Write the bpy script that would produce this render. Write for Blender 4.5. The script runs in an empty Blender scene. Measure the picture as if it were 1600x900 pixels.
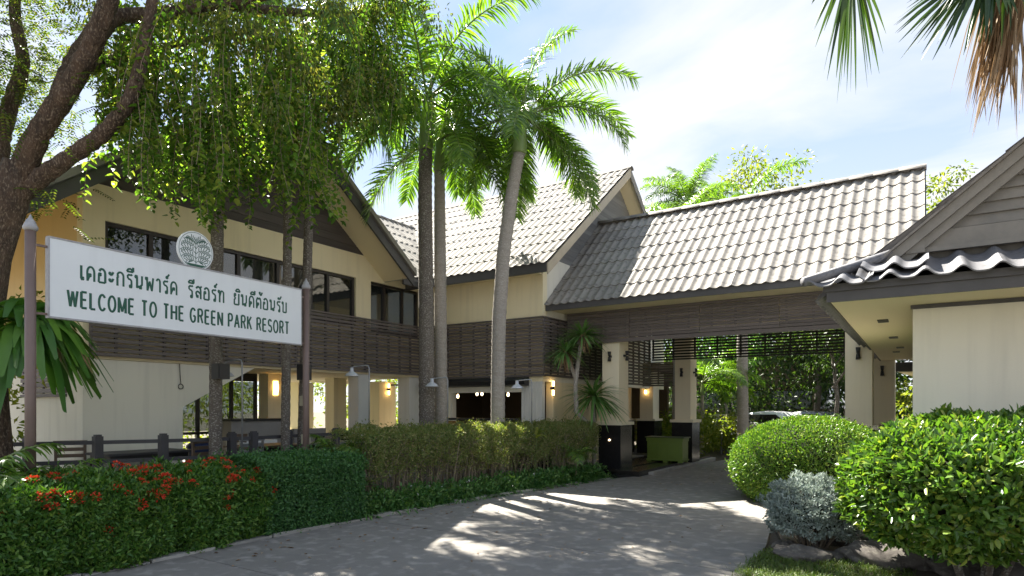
import bpy, math, random
import numpy as np
from mathutils import Vector, Matrix, Quaternion

rnd = random.Random(11)
rng = np.random.default_rng(11)
sc = bpy.context.scene
col = sc.collection
R = math.radians

# ------------------------------------------------------------------ camera, sky, sun, exposure
cam = bpy.data.cameras.new('camera')
cam_ob = bpy.data.objects.new('camera', cam)
col.objects.link(cam_ob)
cam_ob.location = (0, 0, 1.6)
cam_ob.rotation_euler = (R(90), 0, R(33.147))
cam.sensor_width = 36
cam.lens = 22.05
cam.shift_y = 0.11625
cam.clip_start = 0.05
cam.clip_end = 600
sc.camera = cam_ob

TO_SUN = Vector((-0.75, 0.38, 1.0)).normalized()
world = bpy.data.worlds.new('World')
sc.world = world
world.use_nodes = True
wt = world.node_tree
bg = wt.nodes['Background']
sky = wt.nodes.new('ShaderNodeTexSky')
sky.sky_type = 'NISHITA'
sky.sun_disc = False
sky.sun_elevation = math.asin(TO_SUN.z)
sky.sun_rotation = math.atan2(TO_SUN.x, TO_SUN.y)
sky.air_density = 0.7
sky.dust_density = 0.2
sky.ozone_density = 2.0
# thin high cloud, laid out on a plane overhead
tc = wt.nodes.new('ShaderNodeTexCoord')
sep = wt.nodes.new('ShaderNodeSeparateXYZ')
wt.links.new(tc.outputs['Generated'], sep.inputs[0])
zmax = wt.nodes.new('ShaderNodeMath'); zmax.operation = 'MAXIMUM'; zmax.inputs[1].default_value = 0.0
zadd = wt.nodes.new('ShaderNodeMath'); zadd.operation = 'ADD'; zadd.inputs[1].default_value = 0.18
wt.links.new(sep.outputs[2], zmax.inputs[0]); wt.links.new(zmax.outputs[0], zadd.inputs[0])
dx = wt.nodes.new('ShaderNodeMath'); dx.operation = 'DIVIDE'
dy = wt.nodes.new('ShaderNodeMath'); dy.operation = 'DIVIDE'
wt.links.new(sep.outputs[0], dx.inputs[0]); wt.links.new(zadd.outputs[0], dx.inputs[1])
wt.links.new(sep.outputs[1], dy.inputs[0]); wt.links.new(zadd.outputs[0], dy.inputs[1])
comb = wt.nodes.new('ShaderNodeCombineXYZ')
wt.links.new(dx.outputs[0], comb.inputs[0]); wt.links.new(dy.outputs[0], comb.inputs[1])
mp = wt.nodes.new('ShaderNodeMapping'); mp.inputs['Scale'].default_value = (0.75, 1.2, 1); mp.inputs['Rotation'].default_value = (0, 0, R(25))
mp.inputs['Location'].default_value = (3.1, 1.7, 0)
wt.links.new(comb.outputs[0], mp.inputs[0])
cn = wt.nodes.new('ShaderNodeTexNoise'); cn.inputs['Scale'].default_value = 1.5; cn.inputs['Detail'].default_value = 7; cn.inputs['Roughness'].default_value = 0.52
cn.inputs['Distortion'].default_value = 0.4
wt.links.new(mp.outputs[0], cn.inputs['Vector'])
cr = wt.nodes.new('ShaderNodeMapRange'); cr.inputs['From Min'].default_value = 0.40; cr.inputs['From Max'].default_value = 0.70
cr.inputs['To Min'].default_value = 0.0; cr.inputs['To Max'].default_value = 0.95
wt.links.new(cn.outputs['Fac'], cr.inputs['Value'])
# cloud cover seen along a shallower line of sight is denser
hz = wt.nodes.new('ShaderNodeMapRange'); hz.inputs['From Min'].default_value = 0.55; hz.inputs['From Max'].default_value = 0.2
hz.inputs['To Min'].default_value = 0.0; hz.inputs['To Max'].default_value = 0.6
wt.links.new(sep.outputs[2], hz.inputs['Value'])
mx = wt.nodes.new('ShaderNodeMath'); mx.operation = 'ADD'; mx.use_clamp = True
wt.links.new(cr.outputs[0], mx.inputs[0]); wt.links.new(hz.outputs[0], mx.inputs[1])
cm = wt.nodes.new('ShaderNodeMix'); cm.data_type = 'RGBA'
# thin veil to thick white cloud
veil = wt.nodes.new('ShaderNodeMix'); veil.data_type = 'RGBA'
veil.inputs['A'].default_value = (0.58, 0.76, 1.05, 1); veil.inputs['B'].default_value = (1.62, 1.64, 1.69, 1)
wt.links.new(mx.outputs[0], veil.inputs['Factor']); wt.links.new(veil.outputs['Result'], cm.inputs['B'])
cf = wt.nodes.new('ShaderNodeMapRange'); cf.inputs['To Min'].default_value = 0.78; cf.inputs['To Max'].default_value = 0.98
wt.links.new(mx.outputs[0], cf.inputs['Value']); wt.links.new(cf.outputs[0], cm.inputs['Factor'])
wt.links.new(sky.outputs[0], cm.inputs['A'])
wt.links.new(cm.outputs['Result'], bg.inputs['Color'])
bg.inputs['Strength'].default_value = 0.108

sun = bpy.data.lights.new('sun', 'SUN')
sun.energy = 4.1
sun.angle = R(0.5)
sun.color = (1.0, 0.94, 0.84)
sun_ob = bpy.data.objects.new('sun', sun)
col.objects.link(sun_ob)
sun_ob.rotation_mode = 'QUATERNION'
sun_ob.rotation_quaternion = TO_SUN.to_track_quat('Z', 'Y')
sun_ob.location = (0, 0, 30)

sc.view_settings.view_transform = 'Standard'
sc.view_settings.look = 'None'
sc.view_settings.gamma = 1
sc.view_settings.use_curve_mapping = False
sc.view_settings.exposure = 2.62
sc.cycles.use_denoising = True
sc.cycles.max_bounces = 8
sc.cycles.diffuse_bounces = 4
sc.cycles.transparent_max_bounces = 8
sc.cycles.sample_clamp_indirect = 6

# ------------------------------------------------------------------ materials
def nodes_of(name):
    m = bpy.data.materials.new(name)
    m.use_nodes = True
    return m, m.node_tree, m.node_tree.nodes['Principled BSDF']

def mat(name, c, rough=0.6, c2=None, nscale=2.0, namt=0.5, bump=0.0, bscale=40.0, spec=0.5, metal=0.0, c3=None, stretch=None, rnd_obj=0.0, emit=None, streak=0.0):
    m, nt, p = nodes_of(name)
    p.inputs['Base Color'].default_value = (*c, 1)
    p.inputs['Roughness'].default_value = rough
    p.inputs['Specular IOR Level'].default_value = spec
    p.inputs['Metallic'].default_value = metal
    L = nt.links.new
    t = nt.nodes.new('ShaderNodeTexCoord')
    vec = t.outputs['Object']
    if stretch:
        mpn = nt.nodes.new('ShaderNodeMapping'); mpn.inputs['Scale'].default_value = stretch
        L(vec, mpn.inputs[0]); vec = mpn.outputs[0]
    colout = None
    if c2:
        n = nt.nodes.new('ShaderNodeTexNoise'); n.inputs['Scale'].default_value = nscale; n.inputs['Detail'].default_value = 8; n.inputs['Roughness'].default_value = 0.62
        L(vec, n.inputs['Vector'])
        mr = nt.nodes.new('ShaderNodeMapRange'); mr.inputs['From Min'].default_value = 0.5 - 0.5 * (1 - namt) - 0.02; mr.inputs['From Max'].default_value = 0.5 + 0.5 * (1 - namt) + 0.02
        L(n.outputs['Fac'], mr.inputs['Value'])
        mixn = nt.nodes.new('ShaderNodeMix'); mixn.data_type = 'RGBA'
        mixn.inputs['A'].default_value = (*c, 1); mixn.inputs['B'].default_value = (*c2, 1)
        L(mr.outputs[0], mixn.inputs['Factor']); colout = mixn.outputs['Result']
        if c3:
            n3 = nt.nodes.new('ShaderNodeTexNoise'); n3.inputs['Scale'].default_value = nscale * 7.3; n3.inputs['Detail'].default_value = 6
            L(vec, n3.inputs['Vector'])
            mr3 = nt.nodes.new('ShaderNodeMapRange'); mr3.inputs['From Min'].default_value = 0.52; mr3.inputs['From Max'].default_value = 0.68
            L(n3.outputs['Fac'], mr3.inputs['Value'])
            mix3 = nt.nodes.new('ShaderNodeMix'); mix3.data_type = 'RGBA'; mix3.inputs['B'].default_value = (*c3, 1)
            L(colout, mix3.inputs['A']); L(mr3.outputs[0], mix3.inputs['Factor']); colout = mix3.outputs['Result']
    if streak:   # rain streaks and grime running down
        ms = nt.nodes.new('ShaderNodeMapping'); ms.inputs['Scale'].default_value = (7, 7, 0.5)
        L(t.outputs['Object'], ms.inputs[0])
        ns = nt.nodes.new('ShaderNodeTexNoise'); ns.inputs['Scale'].default_value = 1.0; ns.inputs['Detail'].default_value = 6
        L(ms.outputs[0], ns.inputs['Vector'])
        mrs = nt.nodes.new('ShaderNodeMapRange'); mrs.inputs['From Min'].default_value = 0.5; mrs.inputs['From Max'].default_value = 0.78; mrs.inputs['To Max'].default_value = streak
        L(ns.outputs['Fac'], mrs.inputs['Value'])
        mixs = nt.nodes.new('ShaderNodeMix'); mixs.data_type = 'RGBA'
        mixs.inputs['A'].default_value = (*c, 1); mixs.inputs['B'].default_value = (c[0] * .45, c[1] * .45, c[2] * .45, 1)
        if colout: L(colout, mixs.inputs['A'])
        L(mrs.outputs[0], mixs.inputs['Factor']); colout = mixs.outputs['Result']
    if rnd_obj:
        oi = nt.nodes.new('ShaderNodeObjectInfo')
        hs = nt.nodes.new('ShaderNodeHueSaturation')
        mv = nt.nodes.new('ShaderNodeMapRange'); mv.inputs['To Min'].default_value = 1 - rnd_obj; mv.inputs['To Max'].default_value = 1 + rnd_obj
        L(oi.outputs['Random'], mv.inputs['Value']); L(mv.outputs[0], hs.inputs['Value'])
        if colout: L(colout, hs.inputs['Color'])
        else: hs.inputs['Color'].default_value = (*c, 1)
        colout = hs.outputs['Color']
    if colout: L(colout, p.inputs['Base Color'])
    if bump:
        nb = nt.nodes.new('ShaderNodeTexNoise'); nb.inputs['Scale'].default_value = bscale; nb.inputs['Detail'].default_value = 6
        L(vec, nb.inputs['Vector'])
        b = nt.nodes.new('ShaderNodeBump'); b.inputs['Strength'].default_value = bump; b.inputs['Distance'].default_value = 0.02
        L(nb.outputs['Fac'], b.inputs['Height']); L(b.outputs[0], p.inputs['Normal'])
    if emit:
        p.inputs['Emission Color'].default_value = (*emit[0], 1); p.inputs['Emission Strength'].default_value = emit[1]
    return m

def leaf(name, cols, trans=0.4, rough=0.45, spec=0.35, tcol=(1.25, 1.35, 0.45)):
    """leaf blades: every blade its own tint, light passes through"""
    m, nt, p = nodes_of(name)
    L = nt.links.new
    g = nt.nodes.new('ShaderNodeNewGeometry')
    r = nt.nodes.new('ShaderNodeValToRGB')
    r.color_ramp.interpolation = 'LINEAR'
    els = r.color_ramp.elements
    n = len(cols)
    els[0].position = 0; els[0].color = (*cols[0], 1)
    els[1].position = 1; els[1].color = (*cols[-1], 1)
    for i in range(1, n - 1):
        e = els.new(i / (n - 1)); e.color = (*cols[i], 1)
    L(g.outputs['Random Per Island'], r.inputs[0])
    L(r.outputs[0], p.inputs['Base Color'])
    p.inputs['Roughness'].default_value = rough
    p.inputs['Specular IOR Level'].default_value = spec
    t = nt.nodes.new('ShaderNodeBsdfTranslucent')
    mu = nt.nodes.new('ShaderNodeMix'); mu.data_type = 'RGBA'; mu.blend_type = 'MULTIPLY'; mu.inputs['Factor'].default_value = 1
    mu.inputs['B'].default_value = (*tcol, 1)
    L(r.outputs[0], mu.inputs['A']); L(mu.outputs['Result'], t.inputs['Color'])
    ms = nt.nodes.new('ShaderNodeMixShader'); ms.inputs[0].default_value = trans
    out = nt.nodes['Material Output']
    L(p.outputs[0], ms.inputs[1]); L(t.outputs[0], ms.inputs[2]); L(ms.outputs[0], out.inputs['Surface'])
    return m

def glassy(name, c=(0.02, 0.024, 0.024), clear=0.45, rough=0.02, ior=1.95):
    m, nt, p = nodes_of(name)
    L = nt.links.new
    p.inputs['Base Color'].default_value = (*c, 1); p.inputs['Roughness'].default_value = rough
    p.inputs['IOR'].default_value = ior; p.inputs['Specular IOR Level'].default_value = 0.8
    tr = nt.nodes.new('ShaderNodeBsdfTransparent'); tr.inputs[0].default_value = (0.75, 0.8, 0.78, 1)
    ms = nt.nodes.new('ShaderNodeMixShader'); ms.inputs[0].default_value = clear
    L(p.outputs[0], ms.inputs[1]); L(tr.outputs[0], ms.inputs[2]); L(ms.outputs[0], nt.nodes['Material Output'].inputs['Surface'])
    return m

M = {}
M['cream'] = mat('cream_paint', (0.83, 0.74, 0.50), 0.75, (0.78, 0.69, 0.46), 0.8, 0.35, 0.08, 90, streak=0.24)
M['ochre'] = mat('cream_warm_bounce', (0.76, 0.58, 0.29), 0.75, (0.70, 0.53, 0.26), 0.8, 0.35, 0.08, 90, streak=0.12)  # orange tone stands in for warm light bounced onto the end wall
M['pale'] = mat('pale_cream_paint', (0.80, 0.77, 0.65), 0.78, (0.75, 0.72, 0.605), 0.7, 0.35, 0.08, 90, streak=0.22)
M['column'] = mat('column_paint', (0.82, 0.75, 0.57), 0.7, (0.77, 0.70, 0.53), 1.2, 0.35, 0.06, 90, streak=0.12)
M['whiteboard'] = mat('whitewashed_boards', (0.66, 0.66, 0.62), 0.7, (0.58, 0.58, 0.54), 2.0, 0.4, 0.1, 60, streak=0.2)
M['soffit'] = mat('soffit_paint', (0.82, 0.72, 0.48), 0.8, (0.79, 0.69, 0.45), 0.6, 0.4, 0.05, 60)
M['slat'] = mat('brown_slats', (0.140, 0.118, 0.110), 0.55, (0.108, 0.091, 0.085), 5, 0.5, 0.1, 50, stretch=(1, 1, 6), rnd_obj=0.22)
M['lattice'] = mat('black_lattice', (0.018, 0.016, 0.015), 0.6, rnd_obj=0.2)
M['clad'] = mat('dark_cladding', (0.095, 0.082, 0.074), 0.7, (0.060, 0.052, 0.048), 4, 0.5, 0.15, 40, stretch=(1, 0.25, 4), rnd_obj=0.2)
M['cladgrey'] = mat('grey_cladding', (0.21, 0.21, 0.20), 0.75, (0.14, 0.14, 0.135), 4, 0.5, 0.15, 40, stretch=(1, 0.25, 4), rnd_obj=0.18)
M['fascia'] = mat('dark_fascia', (0.085, 0.083, 0.083), 0.55, (0.055, 0.054, 0.055), 3, 0.5, 0.08, 50, streak=0.3)
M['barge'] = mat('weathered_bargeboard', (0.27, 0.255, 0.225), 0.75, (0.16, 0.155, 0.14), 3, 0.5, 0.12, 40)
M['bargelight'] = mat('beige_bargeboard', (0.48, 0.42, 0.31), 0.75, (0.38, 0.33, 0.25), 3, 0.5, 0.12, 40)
M['tile'] = mat('roof_tile', (0.285, 0.266, 0.238), 0.8, (0.205, 0.192, 0.172), 1.6, 0.45, 0.12, 45, c3=(0.145, 0.136, 0.122), rnd_obj=0.15, spec=0.3)
M['tiledark'] = mat('slate_grey_tile', (0.19, 0.19, 0.20), 0.62, (0.13, 0.13, 0.14), 2.5, 0.45, 0.1, 45, c3=(0.11, 0.11, 0.11), rnd_obj=0.08, spec=0.4)
M['ridge'] = mat('ridge_tile', (0.30, 0.28, 0.25), 0.8, (0.19, 0.175, 0.16), 4, 0.5, 0.15, 40, rnd_obj=0.12)
M['concrete'] = mat('driveway_concrete', (0.245, 0.228, 0.202), 0.85, (0.160, 0.149, 0.133), 0.8, 0.42, 0.35, 160, c3=(0.31, 0.29, 0.26), rnd_obj=0.05, streak=0.30)
M['kerb'] = mat('kerb_concrete', (0.42, 0.405, 0.37), 0.85, (0.24, 0.23, 0.21), 4, 0.45, 0.3, 60, rnd_obj=0.15)
M['soil'] = mat('soil', (0.11, 0.085, 0.06), 0.95, (0.065, 0.053, 0.038), 3, 0.4, 0.6, 30, c3=(0.07, 0.075, 0.03))
M['floor'] = mat('grey_terrace_tile', (0.22, 0.205, 0.185), 0.5, (0.16, 0.15, 0.135), 2, 0.4, 0.08, 60)
M['blackstone'] = mat('black_stone', (0.012, 0.012, 0.013), 0.22, (0.02, 0.02, 0.021), 20, 0.4)
M['stoneside'] = mat('brown_black_stone', (0.018, 0.016, 0.015), 0.25, (0.028, 0.025, 0.022), 20, 0.4)
M['glass'] = glassy('window_glass')
M['glassdark'] = glassy('dark_glass', clear=0.2)
M['winframe'] = mat('dark_window_frame', (0.032, 0.026, 0.022), 0.45)
M['rail'] = mat('grey_painted_rail', (0.062, 0.060, 0.063), 0.6, (0.042, 0.040, 0.043), 6, 0.5, 0.1, 60)
M['signwhite'] = mat('sign_white', (0.76, 0.80, 0.82), 0.35, (0.70, 0.74, 0.76), 1.5, 0.4, streak=0.12)
M['signgreen'] = mat('sign_green', (0.006, 0.085, 0.052), 0.4)
M['signpost'] = mat('sign_post_brown', (0.19, 0.135, 0.115), 0.5, (0.15, 0.105, 0.088), 5, 0.5, streak=0.3)
M['finial'] = mat('finial_grey', (0.42, 0.42, 0.43), 0.4, (0.25, 0.25, 0.26), 20, 0.5)
M['steel'] = mat('galvanised_steel', (0.36, 0.37, 0.38), 0.45, (0.26, 0.27, 0.28), 8, 0.5, metal=0.7)
M['shade'] = mat('enamel_lamp_shade', (0.50, 0.52, 0.55), 0.35, metal=0.1)
M['bark'] = mat('rough_bark', (0.105, 0.068, 0.045), 0.95, (0.035, 0.024, 0.017), 4, 0.68, 1.0, 13, c3=(0.20, 0.155, 0.11), stretch=(1.8, 1.8, 0.8))
for _n in M['bark'].node_tree.nodes:
    if _n.type == 'BUMP': _n.inputs['Distance'].default_value = 0.07
M['palmbark'] = mat('palm_trunk', (0.34, 0.31, 0.27), 0.9, (0.23, 0.205, 0.175), 4, 0.5, 0.5, 14, c3=(0.44, 0.42, 0.38), stretch=(1, 1, 4))
M['darkbark'] = mat('dark_palm_trunk', (0.14, 0.118, 0.096), 0.9, (0.085, 0.072, 0.06), 5, 0.5, 0.6, 22, c3=(0.33, 0.32, 0.28), stretch=(1, 1, 1.6))
M['crownshaft'] = mat('green_crownshaft', (0.16, 0.24, 0.075), 0.4, (0.21, 0.28, 0.10), 3, 0.4, stretch=(4, 4, 0.6))
M['stem'] = mat('plant_stem', (0.30, 0.245, 0.175), 0.85, (0.20, 0.16, 0.115), 12, 0.5, 0.3, 40)
M['rachis'] = mat('frond_rib', (0.13, 0.17, 0.045), 0.5)
M['deadrachis'] = mat('dead_frond_rib', (0.20, 0.13, 0.07), 0.8)
M['core'] = mat('dark_core_fill', (0.020, 0.022, 0.010), 0.95, (0.012, 0.012, 0.007), 12, 0.5)  # near-black fill, paints the shade inside hedges and bushes
M['rock'] = mat('garden_rock', (0.13, 0.115, 0.10), 0.9, (0.06, 0.053, 0.047), 3, 0.5, 0.8, 9, c3=(0.16, 0.15, 0.12))
M['greenpaint'] = mat('green_cabinet_paint', (0.14, 0.21, 0.03), 0.45, (0.12, 0.18, 0.025), 3, 0.4)
M['greentop'] = mat('dark_green_top', (0.06, 0.085, 0.03), 0.4)
M['barorange'] = mat('orange_bar_panel', (0.42, 0.22, 0.05), 0.55, (0.34, 0.17, 0.04), 5, 0.5, stretch=(1, 1, 4))
M['barolive'] = mat('olive_counter_panel', (0.20, 0.20, 0.03), 0.5, (0.16, 0.16, 0.025), 5, 0.5, stretch=(5, 5, .6))
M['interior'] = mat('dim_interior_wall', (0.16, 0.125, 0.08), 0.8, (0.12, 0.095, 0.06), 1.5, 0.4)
M['greycounter'] = mat('grey_counter', (0.30, 0.29, 0.27), 0.6, (0.25, 0.24, 0.22), 3, 0.4)
M['wood'] = mat('table_wood', (0.16, 0.11, 0.075), 0.5, (0.10, 0.07, 0.048), 6, 0.5, stretch=(1, 6, 1))
M['darkmetal'] = mat('dark_metal', (0.02, 0.02, 0.021), 0.45)
M['lampglow'] = mat('warm_lamp_glow', (1.0, 0.72, 0.35), 0.5, emit=((1.0, 0.62, 0.22), 2.2))
M['lamphalo'] = mat('warm_lamp_halo', (0.9, 0.66, 0.32), 0.5, emit=((1.0, 0.60, 0.18), 0.7))  # glowing colour imitates the lamp's halo on the column
M['bulb'] = mat('warm_bulb', (1.0, 0.8, 0.5), 0.5, emit=((1.0, 0.72, 0.38), 2.0))
M['beige_box'] = mat('beige_box', (0.45, 0.41, 0.30), 0.6)
M['carwhite'] = mat('car_paint_white', (0.75, 0.76, 0.78), 0.2, spec=0.7)
M['carsilver'] = mat('car_paint_silver', (0.32, 0.34, 0.36), 0.25, metal=0.5)
M['tyre'] = mat('tyre_rubber', (0.02, 0.02, 0.02), 0.8)
M['redlens'] = mat('red_lens', (0.5, 0.02, 0.015), 0.2)
M['orange'] = mat('orange_plastic', (0.62, 0.12, 0.035), 0.5)
M['farwall'] = mat('far_building_wall', (0.20, 0.155, 0.115), 0.8, (0.15, 0.115, 0.085), 2, 0.4)
M['bin_blue'] = mat('dark_blue_plastic', (0.012, 0.025, 0.09), 0.35)
M['terracotta'] = mat('terracotta_pot', (0.30, 0.13, 0.07), 0.8, (0.22, 0.10, 0.055), 8, 0.5)
M['redcloth'] = mat('dark_red_fabric', (0.20, 0.03, 0.045), 0.8)
M['whiteplastic'] = mat('white_plastic', (0.7, 0.7, 0.68), 0.45)
M['grass'] = leaf('grass_blades', [(0.05, 0.10, 0.015), (0.09, 0.15, 0.025), (0.14, 0.17, 0.04)], 0.3)

M['lf_ixora'] = leaf('ixora_leaves', [(0.036, 0.098, 0.018), (0.058, 0.150, 0.023), (0.098, 0.208, 0.034), (0.169, 0.273, 0.047)], 0.28, 0.42)
M['lf_trim'] = leaf('clipped_hedge_leaves', [(0.036, 0.104, 0.034), (0.058, 0.156, 0.044), (0.098, 0.215, 0.060)], 0.28, 0.4)
M['lf_olive'] = leaf('olive_hedge_leaves', [(0.10, 0.165, 0.04), (0.165, 0.22, 0.06), (0.24, 0.26, 0.09), (0.34, 0.29, 0.16)], 0.35, 0.6)
M['lf_ball'] = leaf('topiary_leaves', [(0.053, 0.128, 0.018), (0.090, 0.195, 0.030), (0.150, 0.270, 0.042), (0.240, 0.315, 0.053)], 0.3, 0.35)
M['lf_big'] = leaf('bush_leaves', [(0.040, 0.10, 0.018), (0.06, 0.14, 0.022), (0.08, 0.17, 0.028), (0.10, 0.20, 0.034), (0.125, 0.225, 0.038), (0.155, 0.25, 0.042), (0.30, 0.35, 0.06)], 0.35, 0.32, 0.5)
M['lf_silver'] = leaf('silver_leaves', [(0.196, 0.253, 0.218), (0.287, 0.345, 0.310), (0.391, 0.448, 0.414)], 0.2, 0.8, 0.2, (1, 1, 0.9))
M['lf_vine'] = leaf('creeper_leaves', [(0.052, 0.124, 0.021), (0.098, 0.202, 0.033), (0.169, 0.286, 0.052), (0.325, 0.377, 0.085)], 0.5, 0.45)
M['lf_tree'] = leaf('tree_leaves', [(0.036, 0.068, 0.013), (0.065, 0.111, 0.018), (0.111, 0.150, 0.026), (0.169, 0.169, 0.039)], 0.5, 0.5)
M['lf_drape'] = leaf('hanging_leaves', [(0.065, 0.098, 0.021), (0.104, 0.150, 0.029), (0.150, 0.189, 0.039), (0.247, 0.221, 0.065)], 0.45, 0.55)
M['lf_palm'] = leaf('palm_leaflets', [(0.058, 0.124, 0.023), (0.091, 0.182, 0.029), (0.143, 0.247, 0.039), (0.221, 0.325, 0.052)], 0.40, 0.32, 0.6, (1.5, 1.65, 0.35))
M['lf_dead'] = leaf('dead_leaflets', [(0.192, 0.120, 0.066), (0.312, 0.216, 0.132), (0.408, 0.324, 0.228)], 0.2, 0.8, 0.2, (1, .9, .7))
M['lf_fern'] = leaf('nest_fern_blades', [(0.039, 0.117, 0.023), (0.065, 0.169, 0.031), (0.111, 0.234, 0.039)], 0.45, 0.3, 0.5)
M['lf_under'] = leaf('undergrowth_leaves', [(0.039, 0.111, 0.029), (0.065, 0.169, 0.042), (0.111, 0.234, 0.062), (0.182, 0.286, 0.091)], 0.35, 0.4)
M['lf_drac'] = leaf('dracaena_blades', [(0.075, 0.17, 0.045), (0.115, 0.23, 0.06), (0.17, 0.30, 0.095)], 0.3, 0.35, 0.5)
M['lf_wood'] = leaf('shaded_woodland_leaves', [(0.018, 0.042, 0.012), (0.03, 0.062, 0.016), (0.045, 0.085, 0.022), (0.075, 0.115, 0.03)], 0.4, 0.45)  # leaf tones darkened to stand in for shade under the canopy
M['lf_bright'] = leaf('yellow_green_leaves', [(0.103, 0.161, 0.023), (0.184, 0.230, 0.034), (0.299, 0.310, 0.052)], 0.45, 0.45)
M['petal'] = leaf('scarlet_petals', [(0.520, 0.030, 0.012), (0.660, 0.055, 0.020), (0.720, 0.100, 0.040)], 0.25, 0.5, 0.3, (1.1, .8, .6))
M['petalwhite'] = leaf('white_petals', [(0.700, 0.700, 0.680), (0.800, 0.800, 0.780)], 0.25, 0.5, 0.3, (1, 1, 1))
M['lf_fan'] = leaf('fan_palm_segments', [(0.025, 0.055, 0.015), (0.04, 0.08, 0.02), (0.07, 0.12, 0.028)], 0.3, 0.35, 0.5)

# ------------------------------------------------------------------ helpers
def tag(o, label=None, cat=None, group=None, kind=None):
    if label: o['label'] = label
    if cat: o['category'] = cat
    if group: o['group'] = group
    if kind: o['kind'] = kind
    return o

def thing(name, label, cat, loc=(0, 0, 0), group=None):
    o = bpy.data.objects.new(name, None)
    o.empty_display_size = 0.2
    o.location = loc
    col.objects.link(o)
    return tag(o, label, cat, group)

def link(o, parent=None):
    col.objects.link(o)
    if parent is not None:
        o.parent = parent
        if parent.type == 'EMPTY':           # meshes are laid out in world metres
            o.matrix_parent_inverse = Matrix.Translation(parent.location).inverted()
    return o

def copy_tree(o, parent=None, loc=None, rz=None, scale=None):
    c = o.copy(); col.objects.link(c); c.parent = parent
    if loc is not None: c.location = loc
    if rz is not None: c.rotation_euler = (0, 0, rz)
    if scale is not None: c.scale = (scale, scale, scale)
    for ch in list(o.children): copy_tree(ch, c)
    return c

class MB:
    def __init__(s): s.v = []; s.f = []
    def add(s, vs, fs):
        b = len(s.v); s.v += [tuple(p) for p in vs]; s.f += [tuple(i + b for i in q) for q in fs]; return s
    def box(s, x0, x1, y0, y1, z0, z1):
        return s.add([(x0, y0, z0), (x1, y0, z0), (x1, y1, z0), (x0, y1, z0), (x0, y0, z1), (x1, y0, z1), (x1, y1, z1), (x0, y1, z1)],
                     [(0, 3, 2, 1), (4, 5, 6, 7), (0, 1, 5, 4), (1, 2, 6, 5), (2, 3, 7, 6), (3, 0, 4, 7)])
    def bar(s, p0, p1, w, h, up=(0, 0, 1)):
        """box beam from p0 to p1, width w across, height h along up"""
        p0, p1, up = Vector(p0), Vector(p1), Vector(up)
        d = (p1 - p0).normalized(); sd = d.cross(up).normalized() * (w / 2); u = sd.cross(d).normalized() * (h / 2)
        vs = [p0 - sd - u, p0 + sd - u, p0 + sd + u, p0 - sd + u, p1 - sd - u, p1 + sd - u, p1 + sd + u, p1 - sd + u]
        return s.add(vs, [(0, 1, 2, 3), (7, 6, 5, 4), (0, 4, 5, 1), (1, 5, 6, 2), (2, 6, 7, 3), (3, 7, 4, 0)])
    def prism(s, pts, vec):
        n = len(pts); vec = Vector(vec)
        vs = [Vector(p) for p in pts] + [Vector(p) + vec for p in pts]
        fs = [tuple(range(n))[::-1], tuple(range(n, 2 * n))] + [(i, (i + 1) % n, n + (i + 1) % n, n + i) for i in range(n)]
        return s.add(vs, fs)
    def tube(s, pts, rad, seg=8, cap=True, wob=0.0):
        pts = [Vector(p) for p in pts]; n = len(pts)
        if not hasattr(rad, '__len__'): rad = [rad] * n
        b = len(s.v); ref = None
        for i, p in enumerate(pts):
            d = (pts[min(i + 1, n - 1)] - pts[max(i - 1, 0)]).normalized()
            if ref is None:
                ref = d.cross(Vector((0, 0, 1)) if abs(d.z) < 0.9 else Vector((1, 0, 0))).normalized()
            ref = (ref - d * ref.dot(d)).normalized(); o = d.cross(ref)
            for k in range(seg):
                a = 2 * math.pi * k / seg
                r = rad[i] * (1 + (rnd.uniform(-wob, wob) if wob else 0))
                s.v.append(tuple(p + (ref * math.cos(a) + o * math.sin(a)) * r))
        for i in range(n - 1):
            for k in range(seg):
                a = b + i * seg + k; a2 = b + i * seg + (k + 1) % seg
                s.f.append((a, a2, a2 + seg, a + seg))
        if cap:
            s.f.append(tuple(b + k for k in range(seg))[::-1]); s.f.append(tuple(b + (n - 1) * seg + k for k in range(seg)))
        return s
    def lathe(s, prof, c=(0, 0, 0), seg=16):
        b = len(s.v); n = len(prof)
        for r, z in prof:
            for k in range(seg):
                a = 2 * math.pi * k / seg
                s.v.append((c[0] + r * math.cos(a), c[1] + r * math.sin(a), c[2] + z))
        for i in range(n - 1):
            for k in range(seg):
                a = b + i * seg + k; a2 = b + i * seg + (k + 1) % seg
                s.f.append((a, a2, a2 + seg, a + seg))
        s.f.append(tuple(b + k for k in range(seg))[::-1]); s.f.append(tuple(b + (n - 1) * seg + k for k in range(seg)))
        return s
    def mesh(s, name, m, smooth=False):
        me = bpy.data.meshes.new(name)
        me.from_pydata(s.v, [], s.f); me.materials.append(m)
        if smooth: me.polygons.foreach_set('use_smooth', [True] * len(me.polygons))
        me.update()
        return me
    def build(s, name, m, parent=None, smooth=False):
        return link(bpy.data.objects.new(name, s.mesh(name, m, smooth)), parent)

def inst(name, me, parent, mw):
    """an object sharing a mesh, placed by a world matrix under its parent"""
    o = bpy.data.objects.new(name, me); link(o, parent); o.matrix_basis = mw; return o

def np_mesh(name, V, F, m, smooth=False):
    me = bpy.data.meshes.new(name)
    V = np.asarray(V, dtype=np.float32); F = np.asarray(F, dtype=np.int32); k = F.shape[1]
    me.vertices.add(len(V)); me.vertices.foreach_set('co', V.ravel())
    me.loops.add(F.size); me.loops.foreach_set('vertex_index', F.ravel())
    me.polygons.add(len(F)); me.polygons.foreach_set('loop_start', np.arange(0, F.size, k, dtype=np.int32))
    if smooth: me.polygons.foreach_set('use_smooth', np.ones(len(F), dtype=bool))
    me.materials.append(m); me.update(calc_edges=True); me.validate()
    return me

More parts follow.
